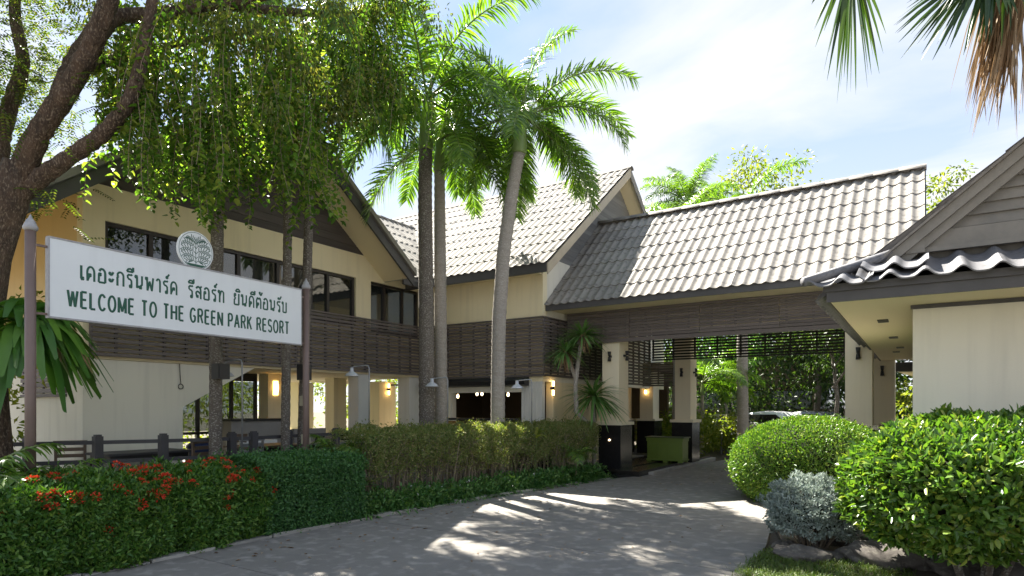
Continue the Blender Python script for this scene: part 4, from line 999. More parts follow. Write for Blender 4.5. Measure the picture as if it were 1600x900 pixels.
MB().box(-5.92, -5.88, 22.5, 22.54, -.05, .9).build('stake', M['steel'], t); MB().box(-6.15, -5.65, 22.47, 22.495, .85, 1.35).build('panel', M['whiteplastic'], t)
FB = thing('far_building', 'brown building with dark window band behind the shrubs beyond the portico', 'building', (-12, 40, 0))
MB().box(-24, -4, 36, 46, -.05, 1.5).build('wall', M['farwall'], FB); MB().box(-24, -4, 36, 46, 2.7, 4.4).build('wall', M['farwall'], FB); MB().box(-23.9, -4.1, 36.3, 45.7, 1.5, 2.7).build('window_band', M['glassdark'], FB)
for i in range(9): MB().box(-23.6 + i * 2.35, -23.3 + i * 2.35, 35.95, 36.3, 1.501, 2.699).build('pier', M['farwall'], FB)
MB().box(-24.5, -3.5, 35.5, 46.5, 4.4, 4.6).build('roof', M['tiledark'], FB)

# ------------------------------------------------------------------ palms
def frond_meshes(elev, L, droop, n, ll, lw, m, lift=.35, hang=.35, t0=.16, gaps=0.0):
    """one pinnate frond growing along +X from the origin: (rib mesh, leaflet mesh)"""
    steps = 24; pts = [np.zeros(3)]; a = R(elev); ds = L / steps; tang = []
    for i in range(steps):
        t = i / steps; ang = a - R(droop) * t ** 1.35
        d_ = np.array([math.cos(ang), 0, math.sin(ang)]); tang.append(d_); pts.append(pts[-1] + d_ * ds)
    tang.append(tang[-1]); pts = np.array(pts); tang = np.array(tang)
    rib = MB().tube([tuple(p) for p in pts[::2]], [0.028 * (1 - .88 * i / (steps / 2)) for i in range(steps // 2 + 1)], 5)
    P, D, N, LL = [], [], [], []
    for k in range(n):
        t = t0 + (1 - t0) * (k + rng.uniform(-.3, .3)) / n; t = min(max(t, 0), .999)
        if gaps and rng.random() < gaps: continue
        i = t * steps; i0 = int(i); f = i - i0
        p = pts[i0] * (1 - f) + pts[i0 + 1] * f; tg = tang[i0]
        upv = np.array([-tg[2], 0, tg[0]])
        prof = min(1, .35 + 2.2 * t) * (1 - .62 * max(0, t - .55) / .45)
        for s in (-1, 1):
            side = np.array([0, s, 0.])
            d_ = side * rng.uniform(.72, .95) + tg * (rng.uniform(.35, .6) + .8 * max(0, t - .7)) + upv * rng.uniform(min(-.35, lift - .1), lift)
            P.append(p); D.append(d_); N.append(upv + side * -.3 + rng.normal(size=3) * .15); LL.append(ll * prof * rng.uniform(.85, 1.1))
    me = leaves('leaflets', np.array(P), np.array(D), np.array(N), np.array(LL), lw, m, fold=.18, droop=hang, shape='long', obj=False)
    return rib, me

def make_frond_set(specs, m=None, ribm=None, **kw):
    out = []
    for (e, L, dr) in specs:
        rib, me = frond_meshes(e, L, dr, kw.get('n', 100), kw.get('ll', .60), kw.get('lw', .036), m or M['lf_palm'], kw.get('lift', .35), kw.get('hang', .20), kw.get('t0', .16), kw.get('gaps', 0))
        out.append((rib.mesh('frond', ribm or M['rachis'], True), me))
    return out

def add_frond(parent, fs, at, az, s=1.0, roll=0.0, name='frond'):
    o = bpy.data.objects.new(name, fs[0]); link(o, parent)
    o.matrix_basis = Matrix.Translation(at) @ Matrix.Rotation(az, 4, 'Z') @ Matrix.Rotation(roll, 4, 'X') @ Matrix.Scale(s, 4)
    l = bpy.data.objects.new('leaflets', fs[1]); link(l, o)
    return o

ROYAL = make_frond_set([(84, 2.9, 62), (68, 2.9, 80), (52, 2.9, 92), (36, 2.8, 98), (16, 2.7, 92), (-4, 2.6, 75), (-28, 2.5, 52)], lift=.85)

def ringed_trunk(pts, rads, seg=16, rings=.15):
    """trunk swept through pts with faint leaf-scar rings"""
    pts = [Vector(p) for p in pts]; P, Q = [], []
    for i in range(len(pts) - 1):
        l = (pts[i + 1] - pts[i]).length; n = max(2, int(l / (rings / 2)))
        for k in range(n):
            t = k / n; P.append(pts[i].lerp(pts[i + 1], t)); Q.append((rads[i] + (rads[i + 1] - rads[i]) * t) * (1.0 if len(P) % 2 else .94) * (1 + rnd.uniform(-.012, .012)))
    P.append(pts[-1]); Q.append(rads[-1])
    # smooth the centre line
    for _ in range(6): P = [P[0]] + [(P[i - 1] + P[i] * 2 + P[i + 1]) / 4 for i in range(1, len(P) - 1)] + [P[-1]]
    return MB().tube(P, Q, seg)

def palm(label, tr, rads, shaft_top, shaft_r, fronds, bark='palmbark', fset=None, scale=1.0, group='royal palms in front of the wings'):
    t = thing('palm_tree', label, 'palm tree', (tr[0][0], tr[0][1], 0), group)
    ringed_trunk(tr, rads).build('trunk', M[bark], t, True)
    top = Vector(tr[-1]); st = Vector(shaft_top)
    MB().tube([top + (st - top) * f for f in (0, .06, .2, .5, .8, 1)], [shaft_r * k for k in (1.06, 1.16, 1.1, .85, .68, .5)], 12).build('crownshaft', M['crownshaft'], t, True)
    for (vi, az, s) in fronds:
        add_frond(t, (fset or ROYAL)[vi], st - Vector((0, 0, .08)), R(az), s * scale, rnd.uniform(-.15, .15))
    return t
# azimuths: 0 = +X, 90 = +Y ; from the camera +r (picture right) is about 33 deg
palm('tall palm with dark speckled trunk, first of the two close trunks', [(-8.71, 10.08, -.05), (-8.73, 10.07, 3.4), (-8.75, 10.05, 6.1), (-8.74, 10.06, 7.0)], [.175, .165, .15, .145], (-8.71, 10.08, 8.15), .145,
     [(0, 200, 1.1), (1, 120, 1.05), (1, 20, 1.1), (2, 300, 1.1), (2, 75, 1.05), (3, 230, 1.05), (3, 40, 1.1), (4, 180, 1.05), (4, 345, 1.0), (5, 215, 1.1), (5, 110, 1), (6, 35, 1.0), (6, 250, 1.05), (3, 150, 1.0)], 'darkbark')
palm('slimmer pale palm standing directly beside the dark speckled palm trunk', [(-8.84, 10.71, -.05), (-8.87, 10.69, 4.9), (-8.88, 10.68, 6.78)], [.15, .135, .12], (-8.88, 10.68, 7.65), .12,
     [(1, 60, .95), (2, 200, .95), (3, 30, 1.0), (4, 150, .95), (4, 265, .9), (5, 35, 1.0), (5, 320, .95), (6, 215, 1.0), (6, 10, 1.05), (5, 100, .9), (2, 330, .9), (3, 105, 1.1), (4, 65, 1.1), (1, 115, 1.0)])
palm('pale palm with curved leaning trunk in front of the tiled roof', [(-7.24, 10.56, -.05), (-7.24, 10.56, 2.2), (-7.22, 10.57, 3.4), (-7.15, 10.62, 4.68), (-7.0, 10.72, 5.99), (-6.88, 10.8, 6.77)], [.16, .147, .15, .145, .132, .12], (-6.80, 10.84, 7.60), .13,
     [(0, 60, 1.05), (1, 215, .95), (1, 130, .9), (2, 25, 1.0), (3, 48, 1.05), (4, 20, 1.0), (5, 210, .9), (6, 50, 1.05), (6, 15, 1.0), (4, 240, .9), (5, 300, .85), (6, 130, 1.0), (5, 165, .9), (2, 170, .9), (3, 100, 1.0), (4, 130, 1.0), (5, 75, 1.0)], scale=.9)
SLIM = make_frond_set([(70, 2.0, 95), (45, 2.1, 110), (20, 2.1, 105), (-5, 2.0, 80), (-35, 1.9, 45)], n=44, ll=.55, lw=.032, hang=.4)
for lab, pts, r, fr in (
    ('thick brown slim palm trunk rising beside the round emblem', [(-9.44, 5.79, -.05), (-9.42, 5.79, 2), (-9.40, 5.81, 5.03), (-9.38, 5.85, 7.4)], .105, [(0, 30, 1), (1, 100, 1), (2, 200, 1), (2, 320, 1), (3, 60, 1), (1, 250, 1)]),
    ('slim palm trunk rising above the word RESORT on the sign', [(-9.36, 7.04, -.05), (-9.33, 7.04, 2), (-9.30, 7.06, 5.37), (-9.27, 7.1, 7.6)], .082, [(0, 200, 1), (1, 40, 1), (2, 130, 1), (2, 300, 1), (3, 10, 1), (4, 45, 1)]),
    ('lichen-spotted slim palm trunk directly behind the far sign post', [(-9.46, 7.44, -.05), (-9.41, 7.47, 1.5), (-9.36, 7.50, 3.5), (-9.31, 7.53, 5.62), (-9.2, 7.6, 7.7)], .092, [(0, 100, 1.1), (1, 20, 1.2), (2, 60, 1.25), (3, 35, 1.3), (4, 55, 1.2), (3, 75, 1.25), (2, 330, 1.1), (4, 20, 1.2), (3, 180, 1)])):
    palm(lab, pts, [r, r * .97, r * .93, r * .88][:len(pts)] + [r * .85] * (len(pts) - 4), (pts[-1][0] + .02, pts[-1][1] + .02, pts[-1][2] + .6), r * .9, fr, 'darkbark', SLIM, 1.0, 'slim palms behind the sign')

t = thing('fan_palm', 'fan palm outside the view whose green and dead brown leaves hang over the pavilion gable', 'palm tree', (1.45, 6.8, 0))
ringed_trunk([(1.5, 6.8, -.05), (1.45, 6.8, 3), (1.32, 6.88, 6.9)], [.2, .17, .15]).build('trunk', M['palmbark'], t, True)
def fan_leaf(hub, main, L, n=34, spread=75, dead=False, crown=(1.32, 6.88, 6.85)):
    hub, main, crown = np.array(hub), unit(np.array(main, float)), np.array(crown)
    mid = (hub + crown) / 2 + np.array([0, 0, .35])
    p = MB().tube([tuple(crown), tuple(mid), tuple(hub)], [.025, .018, .012], 6).build('leaf_stalk', M['deadrachis' if dead else 'rachis'], t, True)
    nrm = unit(np.cross(main, np.array([.837, .547, 0])) + rng.normal(size=3) * .25); side = unit(np.cross(main, nrm))
    a = np.linspace(-R(spread), R(spread), n) + rng.normal(size=n) * .03
    D = main * np.cos(a)[:, None] + side * np.sin(a)[:, None] + rng.normal(size=(n, 3)) * .05
    leaves('fan_segments', np.tile(hub, (n, 1)), D, np.tile(nrm, (n, 1)) + rng.normal(size=(n, 3)) * .3, L * (1 - .25 * np.abs(a) / R(spread)) * rng.uniform(.85, 1.08, n), .05, M['lf_fan'], p, fold=.25, droop=.12, shape='long')
fan_leaf((-.50, 5.98, 5.38), (-.08, -.05, -1), .92, 30, 62)
fan_leaf((.50, 6.80, 5.42), (-.62, -.40, -.72), .85, 34, 62)
fan_leaf((.62, 6.75, 5.75), (-.25, -.2, -1), .9, 30, 55)
fan_leaf((2.2, 6.0, 6.6), (.6, -.7, -.3), .9); fan_leaf((2.4, 7.6, 6.7), (.8, .5, -.3), .9); fan_leaf((1.2, 8.0, 7.0), (-.1, .9, .1), .9); fan_leaf((.6, 6.0, 7.2), (-.6, -.6, .3), .9)
n = 300; f = rng.random(n) ** 1.3; P = np.column_stack([.70 + rng.normal(size=n) * .07 - .12 * f, 7.10 + rng.normal(size=n) * .07 - .08 * f, 5.95 - 1.05 * f])
D = np.column_stack([rng.normal(size=n) * .10 - .12, rng.normal(size=n) * .10 - .08, -np.ones(n)])
leaves('dead_leaves', P, D, np.column_stack([rng.normal(size=(n, 2)), np.zeros(n)]), rng.uniform(.55, 1.05, n), .022, M['lf_dead'], t, droop=.02, shape='long')
MB().tube([(1.32, 6.88, 6.85), (.95, 7.0, 6.6), (.70, 7.1, 5.95), (.60, 7.05, 5.2)], [.03, .028, .02, .008], 6).build('dead_leaf_stalk', M['deadrachis'], t, True)

for lab, loc, z, sc_, grp in (('distant palm crown rising behind the portico ridge', (-10.0, 31.7), 12.0, 1.0, None),):
    palm(lab, [(loc[0], loc[1], -.05), (loc[0] + .1, loc[1], 6), (loc[0], loc[1], z - 1)], [.25, .22, .19], (loc[0], loc[1], z), .19, [(0, 20, 1), (1, 200, 1), (1, 80, 1), (2, 30, 1), (2, 220, 1), (3, 10, 1), (3, 45, 1), (4, 190, 1), (4, 230, 1), (5, 25, 1), (5, 60, 1), (5, 210, 1), (3, 130, 1), (4, 300, 1), (2, 60, 1), (1, 320, 1), (0, 150, 1), (2, 270, 1), (3, 230, 1), (4, 30, 1), (3, 70, 1)], scale=sc_, group='palms beyond the portico')
palm('pale grey palm trunk standing beyond the portico beside the white car', [(-5.0, 21.8, -.05), (-5.03, 21.8, 3), (-5.0, 21.8, 7.5)], [.20, .19, .16], (-5.0, 21.8, 8.3), .15, [(1, 20, .9), (2, 110, .9), (3, 200, .9), (4, 300, .9), (3, 60, .9), (4, 160, .9)], group='palms beyond the portico')
palm('grey palm trunk seen between the two shaded portico columns', [(-6.72, 20.3, -.05), (-6.74, 20.3, 3), (-6.7, 20.3, 6.8)], [.19, .18, .15], (-6.7, 20.3, 7.6), .14, [(1, 30, .85), (2, 140, .85), (3, 250, .85), (4, 330, .85)], group='palms beyond the portico')

# ------------------------------------------------------------------ the big leaning tree
def cluster_cloud(C, rad, per, L, W, down=.5, flat=.8):
    C = np.asarray(C); n = len(C); k = per
    off = rdir(n * k) * (rng.random((n * k, 1)) ** .45) * np.repeat(np.broadcast_to(rad, (n,)), k)[:, None]; off[:, 2] *= flat
    P = np.repeat(C, k, 0) + off
    D = unit(off + rdir(n * k) * np.linalg.norm(off, axis=1, keepdims=True) * .8 + np.array([0, 0, -down]) * np.repeat(np.broadcast_to(rad, (n,)), k)[:, None])
    N = rdir(n * k, 1.2)
    return P, D, N, L * rng.uniform(.7, 1.25, n * k), W * rng.uniform(.75, 1.2, n * k)

BT = thing('big_tree', 'large dark-barked tree with spreading limbs and hanging creepers over the sign', 'tree', (-9.83, 3.14, 0))
tk = MB()
tk.tube([(-9.98, 3.02, -.1), (-9.98, 3.03, .59), (-10.0, 3.02, 1.57), (-10.05, 2.99, 2.71), (-9.96, 3.04, 3.53), (-9.78, 3.17, 4.18), (-9.62, 3.26, 4.7)], [.38, .29, .24, .23, .23, .235, .19], 16, wob=.10)
tk.build('trunk', M['bark'], BT, True)
def limb_mesh(pts, r0, r1, parent=BT, wob=.13, seg=14):
    P = [Vector(p) for p in pts]; Q = []
    for i in range(len(P) - 1):
        for k in range(9): Q.append(P[i].lerp(P[i + 1], k / 9))
    Q.append(P[-1])
    for _ in range(8): Q = [Q[0]] + [(Q[i - 1] + Q[i] * 2 + Q[i + 1]) / 4 for i in range(1, len(Q) - 1)] + [Q[-1]]
    n = len(Q)
    return MB().tube(Q, [r0 + (r1 - r0) * i / (n - 1) for i in range(n)], seg, wob=wob).build('limb', M['bark'], parent, True)
limb_mesh([(-9.72, 3.22, 4.3), (-9.35, 3.33, 4.99), (-8.93, 3.48, 5.47), (-8.55, 3.61, 5.97), (-8.28, 3.67, 6.38), (-8.04, 3.71, 6.93), (-7.8, 3.8, 7.6)], .145, .08)
limb_mesh([(-9.11, 3.46, 5.3), (-9.2, 3.66, 6.03), (-9.26, 3.99, 6.71), (-9.44, 4.23, 7.51), (-9.6, 4.6, 8.6)], .11, .05)
limb_mesh([(-9.78, 3.22, 4.2), (-9.43, 3.4, 4.52), (-8.98, 3.57, 4.75), (-8.53, 3.75, 4.99), (-8.16, 3.87, 5.3), (-8.03, 3.96, 5.81), (-7.93, 4.02, 6.44), (-7.93, 4.14, 7.14)], .115, .055)
limb_mesh([(-9.83, 3.22, 4.1), (-10.12, 3.18, 4.83), (-10.14, 3.29, 5.46), (-10.17, 3.51, 6.25), (-10.43, 3.46, 7.01), (-10.6, 3.6, 8.0)], .13, .05)
limb_mesh([(-8.45, 3.62, 6.1), (-8.54, 3.86, 6.53), (-8.41, 4.3, 6.71), (-8.16, 4.95, 7.14), (-8.2, 5.99, 7.6), (-8.3, 7.2, 8.2), (-8.4, 8.4, 8.9)], .11, .04)
limb_mesh([(-8.3, 4.6, 6.9), (-7.7, 5.4, 7.3), (-7.2, 6.4, 7.9)], .07, .03)
limb_mesh([(-9.0, 3.7, 5.9), (-9.2, 4.5, 6.6), (-9.4, 5.5, 7.3), (-9.3, 6.6, 8.0)], .07, .03)

# upper crown: many loose clusters round the limbs
def pix_ok(C):
    """keep the open gap between the two big limbs free of leaves"""
    C = np.asarray(C)
    return ~((C[:, 1] < 4.05) & (C[:, 0] > -9.45) & (C[:, 2] < 6.1))
C1 = np.column_stack([rng.uniform(-9.9, -7.2, 900), rng.uniform(4.0, 9.3, 900), rng.uniform(4.8, 10.2, 900)])
zbot = 5.35 + np.maximum(0, C1[:, 1] - 6.4) * 1.12 + .35 * noise3(C1 * [1, 1, 0], 2.2, 3)
keep = (C1[:, 2] > zbot) & (C1[:, 2] < 9.9 - .25 * np.abs(C1[:, 1] - 6))
C1 = C1[keep]; C1 = C1[:205]
A1 = cluster_cloud(C1, .38, 130, .085, .036, .9)
leaves('crown', *A1, M['lf_drape'], BT)
C2 = np.column_stack([rng.uniform(-11.4, -8.6, 300), rng.uniform(1.6, 4.2, 300), rng.uniform(5.0, 9.2, 300)])
C2 = C2[pix_ok(C2)]
C2 = C2[((C2[:, 0] < -9.55) & (C2[:, 2] < 6.6)) | (C2[:, 2] > 6.5)][:120]
# pinnate sprays: leaflets in two rows along thin twigs
def sprays(C, n_per, m, name, parent, ll=.055, lw=.024, length=.36):
    P, D, N = [], [], []
    tw = MB()
    for c in C:
        for _ in range(n_per):
            d_ = unit(rng.normal(size=3) * [1, 1, .5] + [0, 0, -.25]); up = unit(np.cross(d_, np.cross([0, 0, 1.], d_)))
            sd_ = np.cross(d_, up); b = c + rng.normal(size=3) * .22
            for k in range(9):
                p = b + d_ * length * (k + 1) / 9 - np.array([0, 0, .05]) * (k / 9) ** 2
                for s in (-1, 1): P.append(p); D.append(sd_ * s + d_ * .45 - np.array([0, 0, .15])); N.append(up + rng.normal(size=3) * .2)
    n = len(P)
    return leaves(name, np.array(P), np.array(D), np.array(N), ll * rng.uniform(.8, 1.2, n), lw, m, parent)
sprays(C2, 20, M['lf_tree'], 'crown', BT)
C3 = np.array([(-9.25, 3.5, 4.95), (-9.1, 3.6, 5.15), (-8.75, 3.75, 5.35), (-8.6, 3.8, 5.15), (-9.45, 3.3, 4.3), (-9.35, 3.45, 4.15), (-8.5, 3.85, 5.55), (-8.45, 3.9, 5.25)])
sprays(C3, 5, M['lf_tree'], 'foliage', BT)
# unseen upper crown, added to cast shade on the drive
C4 = np.column_stack([rng.uniform(-12.0, -7.4, 260), rng.uniform(1.0, 6.5, 260), rng.uniform(8.2, 11.5, 260)])
A4 = cluster_cloud(C4[:26], .5, 90, .12, .055, .4)
leaves('crown', *A4, M['lf_tree'], BT)

# hanging creepers
CR = thing('hanging_creeper', 'curtain of hanging green creeper draped from the big tree over the gable', 'creeper', (-8.5, 5.5, 0))
P, D, N, LL, WW = [], [], [], [], []
vine = MB()
for i in range(330):
    yy = rng.uniform(3.95, 8.8) if rng.random() < .8 else rng.uniform(3.9, 5.6); x = rng.uniform(-9.4, -7.35)
    if yy < 4.25 and x > -8.1: x -= .5
    ztop = rng.uniform(6.0, 9.0) + max(0, yy - 7) * .5
    zb_ = 4.75 + max(0, yy - 6.3) * 1.15 + .45 * math.sin(yy * 3.1 + x * 2) + rng.normal() * .3
    if rng.random() < .05: zb_ -= .5
    zb_ = max(zb_, 4.35 if x > -8.6 else 4.3)
    l = rng.uniform(.9, 1.9); z0 = min(ztop, zb_ + l * rng.uniform(.6, 1.6)); 
    if z0 - zb_ < .3: continue
    n = int((z0 - zb_) / .042); ph = rng.uniform(0, 6.28); px_, py_ = x, yy
    path = []; sw = rng.uniform(.03, .17)
    for k in range(n):
        z = z0 - k * .042; px_ = x + sw * math.sin(z * 2.1 + ph); py_ = yy + sw * math.cos(z * 1.7 + ph)
        if k % 8 == 0: path.append((px_, py_, z))
        a = k * 2.4 + rng.normal() * .4
        d_ = np.array([math.cos(a), math.sin(a), -.55 + rng.normal() * .25])
        P.append((px_, py_, z)); D.append(d_); N.append((d_[0] * .5, d_[1] * .5, 1)); q = rng.uniform(.065, .13); LL.append(q); WW.append(q * .66)
    if len(path) > 2: vine.tube(path, .004, 4, False)
# the strand that hangs in front of the emblem
for (x, yy, z0, z1) in ((-7.86, 4.62, 5.6, 3.93), (-7.90, 4.75, 5.4, 4.08), (-7.84, 4.52, 5.5, 4.3), (-8.0, 3.98, 5.4, 4.12), (-8.05, 4.08, 5.3, 4.2), (-8.15, 3.9, 5.2, 4.35)):
    path = []
    for k in range(int((z0 - z1) / .026)):
        z = z0 - k * .026; a = k * 2.4
        q_ = (x + .03 * math.sin(z * 4), yy + .03 * math.cos(z * 3.3), z)
        if k % 6 == 0: path.append(q_)
        d_ = np.array([math.cos(a), math.sin(a), -.5]); P.append(q_); D.append(d_); N.append((d_[0] * .6, d_[1] * .6, 1)); q = rng.uniform(.06, .10); LL.append(q); WW.append(q * .7)
    vine.tube(path, .004, 4, False)
leaves('foliage', P, D, N, LL, WW, M['lf_vine'], CR, shape=6)
vine.build('vine_stems', M['stem'], CR)

# nest fern on the trunk
NF = thing('nest_fern', 'large bird-nest fern with drooping strap leaves growing on the big tree trunk', 'fern', (-9.45, 3.26, 2.3))
n = 120; az = rng.uniform(-2.2, 2.0, n) + .35; el = rng.uniform(-.35, 1.1, n)
D = np.column_stack([np.cos(az) * np.cos(el), np.sin(az) * np.cos(el), np.sin(el)])
P = np.array([-9.52, 3.30, 2.62]) + D * .12 + rng.normal(size=(n, 3)) * .05
fb = leaves('strap_leaves', P, D, np.column_stack([-np.cos(az) * .3, -np.sin(az) * .3, np.ones(n)]) + rng.normal(size=(n, 3)) * .75, rng.uniform(.45, .85, n), rng.uniform(.10, .16, n), M['lf_fern'], NF, fold=.16, droop=.5, shape='strap')
n = 8; az = rng.uniform(-.6, 1.4, n); D = np.column_stack([np.cos(az) * .5, np.sin(az) * .5, -np.ones(n)])
leaves('dead_leaves', np.array([-9.3, 3.35, 2.5]) + rng.normal(size=(n, 3)) * .1, D, np.tile([1., 0, .2], (n, 1)), rng.uniform(.4, .6, n), .09, M['lf_dead'], NF, shape='long', droop=.05)

# ------------------------------------------------------------------ hedges
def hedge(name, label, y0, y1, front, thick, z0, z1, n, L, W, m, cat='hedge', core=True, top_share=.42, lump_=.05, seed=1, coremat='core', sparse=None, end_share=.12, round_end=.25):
    t = thing(name, label, cat, (front((y0 + y1) / 2) - thick / 2, (y0 + y1) / 2, 0))
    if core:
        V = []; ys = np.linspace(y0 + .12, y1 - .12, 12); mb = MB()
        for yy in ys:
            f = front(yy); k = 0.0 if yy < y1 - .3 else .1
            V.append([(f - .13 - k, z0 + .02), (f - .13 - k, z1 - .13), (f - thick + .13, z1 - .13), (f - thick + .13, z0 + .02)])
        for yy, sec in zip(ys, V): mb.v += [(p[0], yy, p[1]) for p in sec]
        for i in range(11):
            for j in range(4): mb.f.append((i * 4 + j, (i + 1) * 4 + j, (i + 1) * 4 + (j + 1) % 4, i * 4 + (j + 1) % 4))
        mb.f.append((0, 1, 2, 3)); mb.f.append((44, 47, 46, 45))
        mb.build('dark_core', M[coremat], t)  # solid dark body standing in for the shaded inside of the hedge
    P, Nn = [], []
    yy = rng.uniform(y0, y1, n); u = rng.random(n); kind = rng.random(n)
    fr = np.array([front(v) for v in yy])
    top = kind < top_share; end = kind > 1 - end_share; frn = ~(top | end)
    X = np.where(top, fr - thick * rng.random(n), np.where(end, fr - thick * rng.random(n), fr)); Z = np.where(top, z1, z0 + (z1 - z0) * u); Y = np.where(end, y1, yy)
    NN = np.zeros((n, 3)); NN[top] = (0, 0, 1); NN[end] = (0, 1, 0); NN[frn] = (1, 0, 0)
    P = np.column_stack([X, Y, Z])
    # rounded edges
    e = np.clip((P[:, 2] - (z1 - .14)) / .14, 0, 1); P[:, 0] -= np.where(frn, e * e * .10, 0); P[:, 2] -= np.where(top, np.clip((P[:, 0] - (fr - .16)) / .16, 0, 1) ** 2 * .08, 0)
    re = np.clip((Y - (y1 - round_end)) / round_end, 0, 1); P[:, 0] -= np.where(frn, re * re * .22, 0); P[:, 1] -= np.where(end, np.clip((P[:, 0] - (fr - .25)) / .25, 0, 1) ** 2 * .22, 0)
    P[:, 2] -= np.where(top, re ** 2 * .05, 0)
    bump_ = lump_ * (noise3(P, 3.1, seed) + .6 * noise3(P, 8.3, seed + 2)); dep = -rng.random(n) ** 2 * .13
    stray = np.where(rng.random(n) < .05, rng.uniform(.02, .11, n), 0)
    P = P + NN * (bump_ + dep + .03 + stray)[:, None]
    if sparse is not None:
        k = sparse(P); P, NN = P[k], NN[k]
    n = len(P)
    D = unit(NN * .8 + rdir(n) * .9 + np.array([0, 0, .35])); N = unit(NN + rdir(n) * .55 + np.array([0, 0, .4]))
    leaves('foliage', P, D, N, L * rng.uniform(.7, 1.3, n), W * rng.uniform(.75, 1.2, n), m, t)
    return t, P, NN
fr1 = lambda yy: edge(LEFT, yy) - .10
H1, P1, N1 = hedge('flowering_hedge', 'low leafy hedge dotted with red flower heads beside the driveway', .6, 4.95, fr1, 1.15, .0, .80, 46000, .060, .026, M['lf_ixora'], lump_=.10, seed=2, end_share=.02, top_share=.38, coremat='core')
H2, P2, N2 = hedge('clipped_hedge', 'dense clipped dark green hedge block at the end of the flowering hedge', 4.75, 6.45, lambda yy: edge(LEFT, yy) - .08, 1.2, .0, .90, 34000, .038, .022, M['lf_trim'], lump_=.03, seed=5, end_share=.2, top_share=.35)
# scarlet flower heads
fm = []
for v in range(4):
    n = 34; d_ = rdir(n, .9); pp = d_ * np.array([.042, .042, .026]) * rng.uniform(.5, 1, (n, 1))
    fm.append(leaves('blossom', pp, d_ + rdir(n) * .5, rdir(n, 1), .024, .016, M['petal'], obj=False, fold=.05))
cand = np.where((P1[:, 2] > .25))[0]
hp = []
for i in rng.permutation(cand):
    p = P1[i]; w_ = .05 + .95 * max(0, (p[2] - .55) / .3) if p[2] > .55 else .10
    if p[0] < fr1(p[1]) - .75: w_ *= .15
    if p[1] < 1.0: continue
    cl = .30 + .70 * max(0, math.sin(p[1] * 6.7 + p[0] * 2.3)) ** 2 
    if rng.random() < w_ * cl: hp.append((p + N1[i] * .045, N1[i]))
    if len(hp) >= 150: break
for p, nn in hp:
    o = bpy.data.objects.new('blossom', fm[rnd.randrange(4)]); link(o, H1)
    q = Vector((0, 0, 1)).rotation_difference(Vector(nn) + Vector((0, 0, .6))); s = rnd.uniform(.75, 1.35)
    o.matrix_basis = Matrix.Translation(p) @ q.to_matrix().to_4x4() @ Matrix.Rotation(rnd.uniform(0, 6), 4, 'Z') @ Matrix.Scale(s, 4)
# olive hedge, thin in places so that its stems show
fr2 = lambda yy: edge(LEFT, yy) - .50 + .12 * max(0, yy - 11.5)
def thin(P):
    bare = (P[:, 2] < .62 + .10 * np.sin(P[:, 1] * 5.0)) & (rng.random(len(P)) < .80)
    wdw = (np.sin(P[:, 1] * 3.4 + 1.0) * np.sin(P[:, 2] * 5 + P[:, 1]) > .55) & (P[:, 1] < 9.2) & (P[:, 2] < 1.02) & (rng.random(len(P)) < .75)
    return ~(bare | wdw)
H3, P3, N3 = hedge('olive_hedge', 'long olive-brown clipped hedge with bare stems showing below', 6.75, 13.05, fr2, .85, .42, 1.20, 50000, .042, .020, M['lf_olive'], core=False, lump_=.075, seed=9, sparse=thin, top_share=.40, end_share=.08)
n = 9000; yy = rng.uniform(6.9, 12.6, n); PX = np.column_stack([np.array([fr2(v) for v in yy]) - rng.uniform(.1, .75, n), yy, rng.uniform(.55, 1.15, n)])
leaves('inner_foliage', PX, rdir(n), rdir(n, .5), .045, .022, M['lf_olive'], H3)
tw = MB()
for i in range(340):
    yy = rng.uniform(6.8, 12.7); x = fr2(yy) - rng.uniform(.08, .75); a = rng.normal(size=2) * .12; h = rng.uniform(.75, 1.15); r = rng.uniform(.004, .012)
    tw.tube([(x, yy, -.05), (x + a[0] * .4, yy + a[1] * .4, h * .45), (x + a[0], yy + a[1], h)], [r * 1.2, r, r * .5], 5, False)
    for b in range(3):
        z = h * rng.uniform(.4, .85); e = rng.normal(size=3) * .16; tw.tube([(x + a[0] * z / h, yy + a[1] * z / h, z), (x + a[0] + e[0], yy + a[1] + e[1], min(1.17, z + .12 + abs(e[2])))], [r * .6, r * .25], 4, False)
tw.build('bare_stems', M['stem'], H3)

# fern-like ground cover along the kerb
def tufts(name, label, C, per, L, W, m, droop=.35, shape='long', up=.9, cat=None):
    C = np.asarray(C); n = len(C) * per
    P = np.repeat(C, per, 0) + rng.normal(size=(n, 3)) * [.035, .035, .01]
    az = rng.uniform(0, 6.283, n); el = rng.uniform(.25, 1.35, n)
    D = np.column_stack([np.cos(az) * np.cos(el), np.sin(az) * np.cos(el), np.sin(el) * up])
    N = np.column_stack([-np.cos(az) * .5, -np.sin(az) * .5, np.ones(n)])
    return leaves(name, P, D, N, L * rng.uniform(.6, 1.2, n), W * rng.uniform(.7, 1.2, n), m, None, fold=.15, droop=droop, shape=shape)
C = [(edge(LEFT, v) - rng.uniform(.10, .62), v, .0) for v in rng.uniform(6.35, 13.0, 330)]
tag(tufts('fern_ground_cover', None, C, 15, .40, .042, M['lf_under']), 'leafy green ground cover edging the driveway below the olive hedge', 'ground cover', kind='stuff')
C = [(edge(LEFT, v) - rng.uniform(.10, .7), v, rng.uniform(.02, .28)) for v in rng.uniform(6.35, 12.9, 700)]
A = cluster_cloud(C, .12, 12, .075, .034, -.2); g2 = tag(leaves('low_foliage', *A, M['lf_under']), 'low leafy undergrowth mixed into the ground cover', 'ground cover', kind='stuff')
wf = [(edge(LEFT, v) - rng.uniform(.08, .4), v, rng.uniform(.2, .33)) for v in rng.uniform(6.8, 10.5, 12)]
